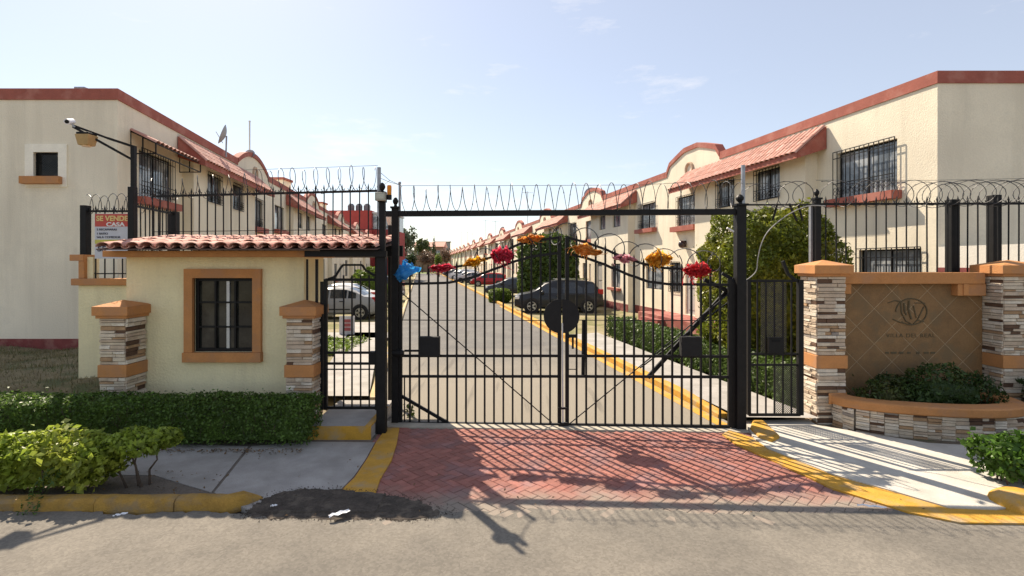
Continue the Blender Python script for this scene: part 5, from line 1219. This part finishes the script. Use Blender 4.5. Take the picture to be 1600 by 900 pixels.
far('broadleaf_tree', 'wide brown leafless-looking bush at the far end of the street', 668, 390, 416, 34, 118, L_BROWN, .4, 1800)
far('broadleaf_tree', 'bright green bush at the far end before the right row', 685, 398, 418, 14, 98, L_BOX, .3, 900)
far('broadleaf_tree', 'brownish tree against the last house of the right row', 697, 388, 414, 20, 130, L_BROWN, .4, 1200)
far('broadleaf_tree', 'dark tree hidden behind the black gateposts on the left', 606, 370, 410, 26, 90, L_DARK, .45, 1500)
for k, (x, ytop, lab) in enumerate(((678, 371, 'slim dark cypress spire at the far end of the street'), (667, 373, 'thin cypress spire left of the taller far spire'))):
    Y = 160; X = at(x, 0, Y)[0]; top = at(x, ytop, Y)[2]; t = thing('cypress_spire', lab, 'tree', (X, Y, 0)); P, N = ell_points(900, (X, Y, top/2), (.7 - .25*k, .7, top/2), 1.6, .4, 4, .1); leaf_mesh('crown', P, N, .4, L_DARK, t); MB().tube([(X, Y, 0), (X, Y, top*.8)], .15, 6).build('trunk', BARK, t)
# end-of-street buildings
for k, (x0, x1, yt, Y, roofc, lab) in enumerate(((647, 692, 380, 175, TILEJ, 'low far house with pink tiled roof closing the street'), (612, 650, 386, 190, None, 'pale grey far house left of the pink roof'), (680, 700, 373, 210, None, 'grey flat far building above the pink roof'))):
    X0, X1 = at(x0, 0, Y)[0], at(x1, 0, Y)[0]; zt = at(0, yt, Y)[2]; t = thing('far_house', lab, 'house', ((X0+X1)/2, Y, 0)); MB().box(X0, Y, 0, X1, Y+8, zt-1.2).build('wall', mat('far_wall_%d' % k, ((.34, .2, .16), (.4, .4, .4), (.26, .25, .25))[k], .9), t)
    q = MB(); q.extrude([(X0-.5, Y-1, zt-1.2), (X0-.5, Y+9, zt-1.2), (X0-.5, Y+4, zt+.6 if roofc else zt-.8)], (X1-X0+1, 0, 0)); q.build('roof', roofc or mat('far_roof', (.4, .4, .4), .9), t)
    for i in range(3): xx = X0 + (X1-X0)*(i+.5)/3; MB().box(xx-.7, Y-.03, zt-4, xx+.7, Y-.002, zt-2.5).build('window', GLASS, t)
b = MB(); b.add([(-60, 128, .02), (-12, 128, .02), (-12, 215, .02), (-60, 215, .02)], [(0,1,2,3)]); struct('far_lawn', b, mat('green_lawn', (.14, .19, .05), .95, .2, 1, 20))
fw = thing('end_wall', 'brown garden wall closing the far end of the street', 'wall', (-26, 150, 0)); MB().box(-45, 150, 0, -20, 150.4, 3.2).build('wall', mat('brown_wall', (.24, .16, .12), .9, .2, .5, 5), fw); MB().box(-45.05, 149.9, 3.2, -19.9, 150.5, 3.4).build('coping', REDP, fw)

# dry grass blades on the bank (uncountable)
k = 9000; X = rng.uniform(-12, -6.1, k); Y = rng.uniform(7.5, 12.0, k); Z = np.array([bank_z(a, b_) for a, b_ in zip(X, Y)])
sz = rng.uniform(.03, .09, k); A = rng.uniform(0, math.pi, k); dx, dy = np.cos(A)*.006, np.sin(A)*.006; lx, ly = rng.normal(0, .02, k), rng.normal(0, .02, k)
v = np.stack([np.stack([X-dx, Y-dy, Z], 1), np.stack([X+dx, Y+dy, Z], 1), np.stack([X+lx, Y+ly, Z+sz], 1)], 1).reshape(-1, 3)
me = bpy.data.meshes.new('grass'); me.vertices.add(3*k); me.vertices.foreach_set('co', v.ravel()); me.loops.add(3*k); me.loops.foreach_set('vertex_index', np.arange(3*k)); me.polygons.add(k); me.polygons.foreach_set('loop_start', np.arange(0, 3*k, 3)); me.update(calc_edges=True)
me.materials.append(mat('grass_blade', (.19, .16, .08), .9, .2, 2, 20, island=.35, trans=.2, col2=(.10, .12, .04))); o = link('dry_grass', me); o['kind'] = 'stuff'; tag(o, 'dry brown grass on the bank by the left house', 'grass')

# ================================================================== CARS
TYRE = mat('tyre_rubber', (.02, .02, .02), .85); RIM = mat('alloy_rim', (.45, .46, .47), .3, .05, metallic=.8); CGL = mat('car_glass', (.02, .025, .03), .05, .1, spec=.8)
HL = mat('headlight_glass', (.75, .78, .8), .1, .05, spec=.8); TL = mat('taillight_red', (.45, .01, .015), .2, .1, spec=.7); BLK = mat('black_plastic', (.02, .02, .022), .6); CHR = mat('chrome_trim', (.7, .7, .7), .15, .05, metallic=1.)
def car(name, label, X, Y, rotz, col, kind='sedan', low=.0):
    t = thing(name, label, 'car', (X, Y, .015), 'cars parked along the estate street', rotz); ORG[t.name] = (0, 0, 0)
    paint = mat('paint_%02d_%02d_%02d' % tuple(int(c*99) for c in col), col, .28, .04, 2, 10, spec=.35, coat=.12)
    if kind == 'suv': Ln, W, H, wr = 4.5, 1.82, 1.66, .35; prof = [(-2.25,.62,.98),(-2.2,.95,1.0),(-2.05,1.22,1.0),(-1.75,1.56,1.0),(-1.2,1.64,.99),(-.4,1.66,.98),(.3,1.63,.97),(.7,1.5,.96),(1.25,1.12,.96),(1.45,1.02,.95),(1.95,.93,.88),(2.18,.82,.76),(2.25,.62,.6)]
    elif kind == 'hatch': Ln, W, H, wr = 3.9, 1.68, 1.48, .30; prof = [(-1.95,.6,.88),(-1.9,.9,.9),(-1.75,1.2,.9),(-1.5,1.42,.9),(-.9,1.48,.89),(-.2,1.48,.88),(.35,1.42,.87),(.7,1.25,.86),(1.15,.95,.86),(1.4,.88,.84),(1.75,.78,.74),(1.92,.68,.62),(1.95,.5,.48)]
    else: Ln, W, H, wr = 4.4, 1.72, 1.44, .31; prof = [(-2.2,.6,.62),(-2.15,.9,.88),(-1.9,1.0,.93),(-1.55,1.04,.93),(-1.15,1.28,.92),(-.75,1.41,.91),(-.2,1.44,.90),(.3,1.40,.89),(.65,1.26,.88),(1.15,.96,.88),(1.4,.90,.85),(1.85,.80,.74),(2.12,.70,.62),(2.2,.5,.48)]
    n = len(prof); vs = []; hw = W/2; zb = .22
    def half(i):
        x, top, belt = prof[i]; e = min(1, (Ln/2 - abs(x)) / .45); wx = hw * (.86 + .14 * math.sqrt(max(0, e))); zlow = zb + (.10 if abs(x) > Ln/2 - .3 else 0)
        belt = min(belt, top - .02); cab = max(0, top - belt - .06); wr_ = wx - .05 - .34*cab
        return [(0, zlow), (wx*.86, zlow), (wx*.975, zlow+.10), (wx, (zlow+belt)/2), (wx*.985, belt-.04), (wx*.955, belt), (wr_ + (.03 if cab > .1 else 0), belt + (top-belt)*.82), (wr_ - .08, top - .012), (0, top+.012)], x
    for i in range(n):
        h, x = half(i)
        ring = [(x, y, z) for y, z in h] + [(x, -y, z) for y, z in h[-2:0:-1]]; vs += ring
    K = 16; fs = []
    for i in range(n-1):
        for j in range(K): fs.append((i*K+j, i*K+(j+1) % K, (i+1)*K+(j+1) % K, (i+1)*K+j))
    fs += [tuple(range(K-1, -1, -1)), tuple((n-1)*K+j for j in range(K))]
    MB().add(vs, fs).build('body', paint, t, smooth=32)
    def side_y(x, z, s):
        for i in range(n-1):
            if prof[i][0] <= x <= prof[i+1][0]:
                u = (x-prof[i][0])/(prof[i+1][0]-prof[i][0]); h0, h1 = half(i)[0], half(i+1)[0]; h = [(a[0]+(b[0]-a[0])*u, a[1]+(b[1]-a[1])*u) for a, b in zip(h0, h1)]
                for (y0, z0), (y1, z1) in zip(h[1:], h[2:]):
                    if z0 <= z <= z1 and z1 > z0: return s*(y0 + (y1-y0)*(z-z0)/(z1-z0))
                return s*h[-3][0]
        return s*hw*.9
    topz = lambda x: next((prof[i][1] + (prof[i+1][1]-prof[i][1])*(x-prof[i][0])/(prof[i+1][0]-prof[i][0]) for i in range(n-1) if prof[i][0] <= x <= prof[i+1][0]), .8)
    bel = .98 if kind == 'suv' else (.9 if kind == 'hatch' else .92)
    if kind == 'suv': wins = [(-1.85, -1.25), (-1.18, -.18), (-.10, .95)]
    elif kind == 'hatch': wins = [(-1.6, -.95), (-.88, -.05), (.03, .95)]
    else: wins = [(-1.2, -.85), (-.78, -.05), (.03, .95)]
    for s in (1, -1):
        for a, b in wins:
            k = 7; up_ = []; lo_ = []
            for i in range(k+1):
                x = a + (b-a)*i/k; zt_ = max(bel+.03, min(topz(x)-.10, H-.12)); up_.append((x, side_y(x, zt_, s)+s*.006, zt_)); lo_.append((x, side_y(x, bel+.02, s)+s*.006, bel+.02))
            MB().add(lo_ + up_, [(i, i+1, k+2+i, k+1+i) for i in range(k)]).build('side_window', CGL, t)
        for wx_ in ((-Ln/2+.82, Ln/2-.88)):
            pass
        for wx_ in (-Ln/2+.80, Ln/2-.86):
            q = MB(); q.lathe([(wr+.06, 0), (wr+.06, .012)], (wx_, s*(hw-.004) - (.012 if s < 0 else 0), wr+.01), 20, 'y'); q.build('wheel_arch', BLK, t)
            q = MB(); q.lathe([(wr*.66, -.1), (wr*.97, -.1), (wr, -.06), (wr, .06), (wr*.97, .1), (wr*.66, .1)], (wx_, s*(hw-.075), wr), 22, 'y'); wl_ = q.build('wheel', TYRE, t, smooth=35)
            q = MB(); yy = s*(hw+.027)
            for kk in range(5):
                a = 2*math.pi*kk/5; q.bar((wx_, yy, wr), (wx_ + wr*.62*math.cos(a), yy, wr + wr*.62*math.sin(a)), .085, .015, up=(0,1,0))
            q.tube([(wx_ + wr*.63*math.cos(a*math.pi/10), yy, wr + wr*.63*math.sin(a*math.pi/10)) for a in range(20)], .018, 5, closed=True); q.build('rim', RIM, wl_)
        dz = bel-.13
        for dx_ in (wins[1][0]+.12, wins[2][0]+.12): MB().box(dx_, s*(hw-.01), dz, dx_+.18, s*(hw+.02), dz+.035).build('door_handle', BLK if kind != 'suv' else paint, t)
        MB().box(-Ln/2+1.25, s*(hw-.02), .43, Ln/2-1.35, s*(hw+.012), .48).build('side_moulding', BLK, t)
        xm = wins[2][1]-.1; q = MB(); q.ball((xm, s*(hw+.08), bel+.06), .09, 8); q.build('mirror', paint, t, smooth=True)
        MB().box(Ln/2-.32, s*(hw-.38), .62 if kind != 'suv' else .70, Ln/2-.03, s*(hw-.05), .74 if kind != 'suv' else .84).build('headlight', HL, t, bevel=.02)
        zt_ = (.78, 1.0) if kind == 'sedan' else (.95, 1.2); MB().box(-Ln/2+.03, s*(hw-.28), zt_[0], -Ln/2+.30, s*(hw-.06+.0), zt_[1]).build('taillight', TL, t, bevel=.02)
    def pane_(name, xa, xb, wa, wb):
        q = MB(); k = 4; vs_ = []
        for i in range(k+1):
            x = xa + (xb-xa)*i/k; wdt = wa + (wb-wa)*i/k; z = topz(x)
            vs_ += [(x, -wdt, z-.005), (x, 0, z+.022), (x, wdt, z-.005)]
        q.add(vs_, [(i*3+j, i*3+j+1, i*3+j+4, i*3+j+3) for i in range(k) for j in range(2)]); q.build(name, CGL, t)
    if kind == 'suv': pane_('windscreen', 1.22, .42, .70, .55); pane_('rear_window', -2.03, -1.80, .68, .58)
    elif kind == 'hatch': pane_('windscreen', 1.12, .42, .64, .52); pane_('rear_window', -1.74, -1.52, .62, .54)
    else: pane_('windscreen', 1.12, .38, .64, .52); pane_('rear_window', -1.5, -.85, .62, .52)
    q = MB(); q.box(Ln/2-.03, -.45, .42, Ln/2+.012, .45, .58); q.build('grille', BLK, t); MB().box(-Ln/2-.015, -.26, .55, -Ln/2+.03, .26, .66).build('number_plate', PAPER, t); MB().box(Ln/2-.02, -.26, .34, Ln/2+.02, .26, .44).build('number_plate', PAPER, t)
    if kind == 'suv':
        for s in (1, -1): MB().bar((-1.5, s*.6, 1.70), (.2, s*.6, 1.69), .04).build('roof_rail', CHR, t)
    return t
R180 = math.pi
car('parked_car', 'black sport utility car parked nose to the street in front of the dark cypress', 2.38, 26.6, R180, (.022, .023, .026), 'suv')
car('parked_car', 'dark grey saloon parked beyond the small bright green bush', .05, 39.6, R180, (.05, .055, .06), 'sedan')
car('parked_car', 'bright red hatchback parked on the right between dark and silver cars', -2.6, 56.5, R180, (.40, .015, .02), 'hatch')
car('parked_car', 'pale pinkish car parked just beyond the red hatchback', -5.3, 67, R180, (.55, .50, .50), 'sedan')
car('parked_car', 'white tall car parked beyond the pale pinkish car', -7.2, 77, R180, (.7, .7, .7), 'suv')
car('parked_car', 'silver car parked far down the right kerb', -9.1, 88, R180, (.5, .52, .55), 'hatch')
car('parked_car', 'small dark car parked farthest down the right kerb', -11.4, 101, R180, (.06, .06, .07), 'sedan')
car('parked_car', 'red car parked far off at the end of the right kerb', -13.8, 113, R180, (.42, .02, .02), 'hatch')
car('parked_car', 'dark car squeezed between the red hatchback and the pale pinkish car', -3.5, 62, R180, (.04, .045, .05), 'sedan')
car('parked_car', 'light blue-grey car between the pale pinkish car and the tall white car', -6.2, 72, R180, (.40, .44, .5), 'hatch')
car('parked_car', 'silver saloon with red rear light seen through the left pedestrian gate', -8.15, 23.6, R180, (.34, .34, .33), 'sedan')
car('parked_car', 'white car parked behind the silver saloon on the left', -9.3, 27.6, R180, (.72, .72, .72), 'sedan')
car('parked_car', 'dark blue car with white roof edge parked farther back on the left', -9.6, 34.5, R180, (.03, .035, .05), 'suv')
car('parked_car', 'pale grey car parked far back on the left kerb', -12.2, 46, R180, (.45, .46, .47), 'hatch')

# ---------- small lawn notice
p = at(542, 508, 17.4); t = thing('lawn_notice', 'small white notice board with red lines standing on the left lawn', 'notice', (p[0], p[1], 0))
MB().box(p[0]-.26, 17.4, .08, p[0]+.26, 17.43, .72).build('board', mat('board_white', (.62, .6, .6), .7), t)
for k in range(3): MB().box(p[0]-.13, 17.392, .50-.14*k, p[0]+.13, 17.399, .61-.14*k).build('red_line', mat('board_red', (.42, .1, .1), .7), t)

# ================================================================== RIBBONS AND BAGS ON THE GATE
def film(name, label, x, y, wpx, hpx, col, seed, cat='plastic decoration', strips=26, bag=False, rot=0.):
    c = gp(x, y, -.05); sx = wpx*1.05/FPX*c.y/2; sz = hpx*1.05/FPX*c.y/2; rr = np.random.default_rng(seed)
    t = thing(name, label, cat, tuple(c), 'plastic streamers tied along the gate' if not bag else None)
    m = mat('film_%s' % name + str(seed), col, .35, .12, 9, 40, spec=.5, trans=.62)
    cr, sr = math.cos(rot), math.sin(rot)
    def tr(u, v, d): return (c.x + cr*u*sx - sr*v*sz, c.y + d, c.z + sr*u*sx + cr*v*sz)
    # crumpled body sheets
    body = MB(); layers = 3 if not bag else 2
    for l in range(layers):
        nu, nv = 22, 12; vs = []; ph = rr.uniform(0, 6, 6)
        for i in range(nu+1):
            u = -1 + 2*i/nu
            env = (1 - abs(u)**2.4) * (.75 + .25*math.sin(u*4+ph[0])) if not bag else .25 + .75*math.sin(math.pi*min(1, (u+1.15)/2.3))
            for j in range(nv+1):
                v = -1 + 2*j/nv
                d = .035*math.sin(u*9+ph[1]+v*3) + .03*math.sin(v*7+ph[2]-u*5) + .02*math.sin(u*19+v*11+ph[3]) + (l-layers/2)*.02
                if bag: d = .07*math.sin(u*4+ph[1]+v*2) + .05*math.sin(v*4+ph[2]-u*3) + (l-1)*.05
                uu = u + .05*math.sin(v*9+ph[4]); vv = v*env*(.9 + .2*math.sin(u*13+ph[5])) + .12*math.sin(u*6+ph[2]) + rr.normal(0, .02) if not bag else v*env + .1*math.sin(u*3+ph[2])
                vs.append(tr(uu, vv, d + rr.normal(0, .004)))
        body.add(vs, [(i*(nv+1)+j, (i+1)*(nv+1)+j, (i+1)*(nv+1)+j+1, i*(nv+1)+j+1) for i in range(nu) for j in range(nv)])
    b_ = body.build('sheet', m, t, smooth='all')
    st_ = MB()
    for k in range(strips*2):
        u0, v0 = rr.uniform(-.7, .7), rr.uniform(-.4, .4); a = rr.uniform(0, 6.28); L0 = rr.uniform(.3, .9); wv = .05; vs = []; d0 = rr.uniform(-.06, .05)
        for i in range(7):
            q = i/6; u = u0 + math.cos(a + q*1.5)*L0*q; v = v0 + math.sin(a + q*1.8)*L0*1.3*q - .5*L0*q*q; du, dv = -math.sin(a+q*1.5)*wv*(1-q*.6), math.cos(a+q*1.5)*wv*1.6*(1-q*.6)
            vs += [tr(u-du, v-dv, d0 + .05*math.sin(q*5+k)), tr(u+du, v+dv, d0 + .05*math.sin(q*5+k+1))]
        st_.add(vs, [(2*i, 2*i+1, 2*i+3, 2*i+2) for i in range(6)])
    if strips > 5: st_.build('streamers', m, t)
    return t
bg_t = thing('plastic_bag', 'bright blue plastic bag snagged at the left end of the gate', 'plastic bag', tuple(gp(636, 425, -.05)))
bA, bB, bC, bD = (Vector(gp(*q, -.06)) for q in ((615, 430), (630, 408), (659, 420), (625, 441))); sheet_ = MB()
for l in range(2):
    n_ = 18; vs = []
    for i in range(n_+1):
        for j in range(n_+1):
            u, v = i/n_, j/n_; p = (bA.lerp(bB, u)).lerp(bD.lerp(bC, u), v); puff = math.sin(math.pi*u)*math.sin(math.pi*v)
            fold = .022*math.sin(9*(u-v) + 3*v*v + l*2) + .012*math.sin(17*(u+.4*v) + l) + .008*math.sin(29*v - 11*u)
            p = p + Vector((.012*math.sin(11*v + l*3)*(1-v), (-1 if l == 0 else 1)*(.07*puff) + fold, .014*math.sin(13*u + l)*abs(1-2*v) + .012*math.sin(21*u + 5*v))); vs.append(p)
    sheet_.add(vs, [(i*(n_+1)+j, (i+1)*(n_+1)+j, (i+1)*(n_+1)+j+1, i*(n_+1)+j+1) for i in range(n_) for j in range(n_)])
sheet_.build('sheet', mat('blue_film', (.03, .33, .68), .35, .1, 9, 40, spec=.5, trans=.5), bg_t, smooth='all')
q = MB(); q.tube([bB, bB + Vector((.03, 0, .03)), bB + Vector((.07, .02, 0))], .008, 5); q.tube([bB.lerp(bC, .4), bB.lerp(bC, .45) + Vector((0, 0, .03)), bB.lerp(bC, .55)], .008, 5); q.build('knotted_handles', MATS['blue_film'], bg_t)
film('plastic_streamer', 'red plastic streamer beside the blue bag', 691, 418, 40, 13, (.66, .06, .11), 2, strips=14)
film('plastic_streamer', 'low yellow plastic streamer left of the gate arch', 741, 409, 34, 15, (.85, .50, .05), 3, strips=16, rot=.25)
film('plastic_streamer', 'large red plastic streamer hanging on the rising left arch', 784, 399, 34, 30, (.74, .08, .14), 4, strips=34)
film('plastic_streamer', 'orange plastic streamer near the top of the left arch', 829, 373, 40, 14, (.88, .42, .10), 5, strips=18, rot=.1)
film('plastic_streamer', 'orange plastic streamer just right of the gate centre', 917, 391, 46, 20, (.88, .46, .12), 6, strips=18, rot=-.2)
film('plastic_streamer', 'small pink plastic streamer on the right arch', 976, 404, 36, 14, (.80, .42, .48), 7, strips=12, rot=-.1)
film('plastic_streamer', 'yellow plastic streamer bunched on the right arch', 1029, 405, 38, 28, (.86, .50, .08), 8, strips=30)
film('plastic_streamer', 'red plastic streamer at the right end of the gate', 1088, 422, 40, 26, (.72, .06, .07), 9, strips=32)

# ================================================================== MUD, LITTER AND LOOSE BITS
edge = [(386,800),(420,776),(465,766),(520,765),(560,768),(600,772),(640,778),(672,790),(690,800),(668,808),(630,811),(585,808),(530,812),(480,809),(430,808),(395,805)]
ctl_ = smooth_path([gnd(x, y, .03)[:2] for x, y in edge + edge[:1]], 8); n = len(ctl_)-1; c0 = gnd(520, 792, 0)
from mathutils import noise as mno
md = MB(); x0_, x1_, y0_, y1_, cs = -2.75, -.62, 4.82, 5.68, .013; idx = {}
def soil_in(x, y):
    w1_, w2_ = mno.noise((x*9, y*9, 1.7)), mno.noise((x*31, y*31, 4.2)); return inside((x + .05*w1_ + .022*w2_, y + .05*mno.noise((x*8, y*8, 9.)) + .02*w2_), [tuple(p) for p in ctl_])
NX, NY = int((x1_-x0_)/cs), int((y1_-y0_)/cs); cell = {(a, b): soil_in(x0_+cs*(a+.5), y0_+cs*(b+.5)) for a in range(NX) for b in range(NY)}
def sv(a, b):
    if (a, b) not in idx:
        full = all(cell.get(k, False) for k in ((a, b), (a-1, b), (a, b-1), (a-1, b-1))); x, y = x0_+cs*a, y0_+cs*b
        bz = .033 if (y > 5.09 and x < -1.35) else .0185; z = bz + .005 + .003*mno.noise((x*7, y*7, 0)) + .004*mno.noise((x*40, y*40, 3)) if full else bz + .0012
        idx[(a, b)] = len(md.v); md.v.append((x + random.uniform(-.005, .005), y + random.uniform(-.005, .005), z))
    return idx[(a, b)]
for (a, b), on in cell.items():
    if on: md.f.append((sv(a, b), sv(a+1, b), sv(a+1, b+1), sv(a, b+1)))
struct('soil_patch', md, SOIL)
cl = MB()
for k in range(900):
    i = random.randrange(n); f = random.uniform(.3, 1.0) if k < 160 else 1 + abs(random.gauss(0, .10)); p = ctl_[i]; x = c0[0]+(p.x-c0[0])*f; y = c0[1]+(p.y-c0[1])*f; s_ = random.uniform(.003, .011)
    z = (.039 if (y > 5.09 and x < -1.35) else .0235)
    cl.add([(x+random.uniform(-s_,s_), y+random.uniform(-s_,s_), z+random.uniform(-s_,s_)) for _ in range(4)], [(0,1,2),(0,2,3),(0,3,1),(1,3,2)])
o = cl.build('soil_crumbs', SOIL); o['kind'] = 'stuff'; tag(o, 'loose dark soil crumbs along the soil patch', 'soil')
def scrap(label, x, y, w_, l_, a, z=.05, m=PAPER):
    p = gnd(x, y, z); q = MB(); vs = []; ca_, sa_ = math.cos(a), math.sin(a)
    for i in range(6):
        for j in range(4): u, v = (i/5-.5)*l_, (j/3-.5)*w_*(1 - .7*abs(i/5-.6)); vs.append((p[0]+ca_*u-sa_*v, p[1]+sa_*u+ca_*v, p[2] + .02*abs(math.sin(i*1.7+j*2.1)) + .004))
    q.add(vs, [(i*4+j, (i+1)*4+j, (i+1)*4+j+1, i*4+j+1) for i in range(5) for j in range(3)])
    md_ = q.build('litter', m); md_.modifiers.new('s', 'SOLIDIFY').thickness = .002; tag(md_, label, 'litter', 'scraps of litter')
scrap('crumpled white wrapper lying on the dark soil patch', 530, 804, .07, .20, .6, .06); scrap('white paper scrap by the left kerb shadow', 188, 806, .04, .12, .5, .005)
scrap('white paper scrap on the pavers near the right yellow band', 1362, 793, .035, .26, -.25, .03); scrap('small white scrap at the edge of the soil patch', 428, 792, .03, .06, .2, .05)
gr = MB()
for k in range(700):
    x = random.uniform(-6.5, 6); y = road_edge(x) + random.gauss(-.05, .06); s_ = random.uniform(.002, .008); cx_ = (x, y, .004)
    gr.add([(x+random.uniform(-s_,s_), y+random.uniform(-s_,s_), .002+random.uniform(0,s_*1.5)) for _ in range(4)], [(0,1,2),(0,2,3),(0,3,1),(1,3,2)])
o = gr.build('gutter_grit', mat('grit', (.20, .17, .13), .95, .3, 20, 80)); o['kind'] = 'stuff'; tag(o, 'grit and crumbs gathered along the road edge', 'grit')

# fallen leaves along the hedge foot and behind the kerb
k = 520; LX_ = np.concatenate([rng.uniform(-4.9, -2.75, 300), rng.uniform(-6.5, -3.3, 160), rng.uniform(-2.5, 4.5, 60)]); LYY = np.concatenate([6.80 - np.abs(rng.normal(0, .10, 300)), rng.uniform(5.3, 6.1, 160), rng.uniform(5.0, 7.5, 60)])
Pl = np.stack([LX_, LYY, np.full(k, .036) + rng.uniform(0, .012, k)], 1); Nl = np.tile(np.array([0, 0, 1.]), (k, 1))
o = leaf_mesh('fallen_leaves', Pl, Nl, .032, mat('dead_leaf', (.17, .10, .045), .9, .3, 8, 40, island=.5), None, .55, .35); o['kind'] = 'stuff'; tag(o, 'small dead brown leaves scattered on the left pavement and pavers', 'leaves')
# trailing shoots that spill over the kerb from the shrub row
ax = gnd(128, 765, .15); Pv = []
for a in range(7):
    x, y, z = -4.75 + random.uniform(-.12, .12), 5.45, .32
    for q in range(26):
        u = q/25; Pv.append((x - .06*a*.2*u + random.uniform(-.02, .02), 5.42 - .36*u + random.uniform(-.02, .02), .34 - .34*u*u*.95 + random.uniform(0, .03) if u < .98 else .03))
leaf_mesh('trailing_shoots', np.array(Pv), np.tile(np.array([0, -.6, .8]), (len(Pv), 1)), .05, L_HEDGE, SH, .35)
# weed by the gate foot
wd_p = gp(640, 655, .15); we = thing('weed', 'small green weed growing inside the lower left corner of the gate', 'plant', (wd_p.x, wd_p.y, .01)); Pw = []; 
for a in range(46): th = random.uniform(0, 6.28); r_ = random.uniform(.01, .09); Pw.append((wd_p.x + r_*math.cos(th), wd_p.y + r_*math.sin(th), .02 + random.uniform(.02, .26)))
leaf_mesh('leaves', np.array(Pw), np.tile(np.array([0, -.3, .5]), (46, 1)), .08, L_BOX, we, .35); q = MB()
for a in range(5): q.tube([(wd_p.x, wd_p.y, 0), (wd_p.x + random.uniform(-.06, .06), wd_p.y + random.uniform(-.04, .04), .24)], .005, 5)
q.build('stems', BARK, we)
# thin service wires strung between the gatepost conduit and the beam stand-off
q = MB(); ca_ = Vector((-1.96, 7.55, 3.86)); so = Vector(gp(624.5, 289))
for dz in (0, -.09): q.tube([ca_ + Vector((0,0,dz)), ca_.lerp(so, .5) + Vector((0,0,-.03+dz*.3)), so], .0035, 4)
q.tube([ca_.lerp(so, .5) + Vector((0,0,-.03)), (-1.87, 7.5, 3.66)], .0035, 4)
o = q.build('service_wires', IRON); tag(o, 'thin wires strung from the gatepost conduit to the portal', 'wires')
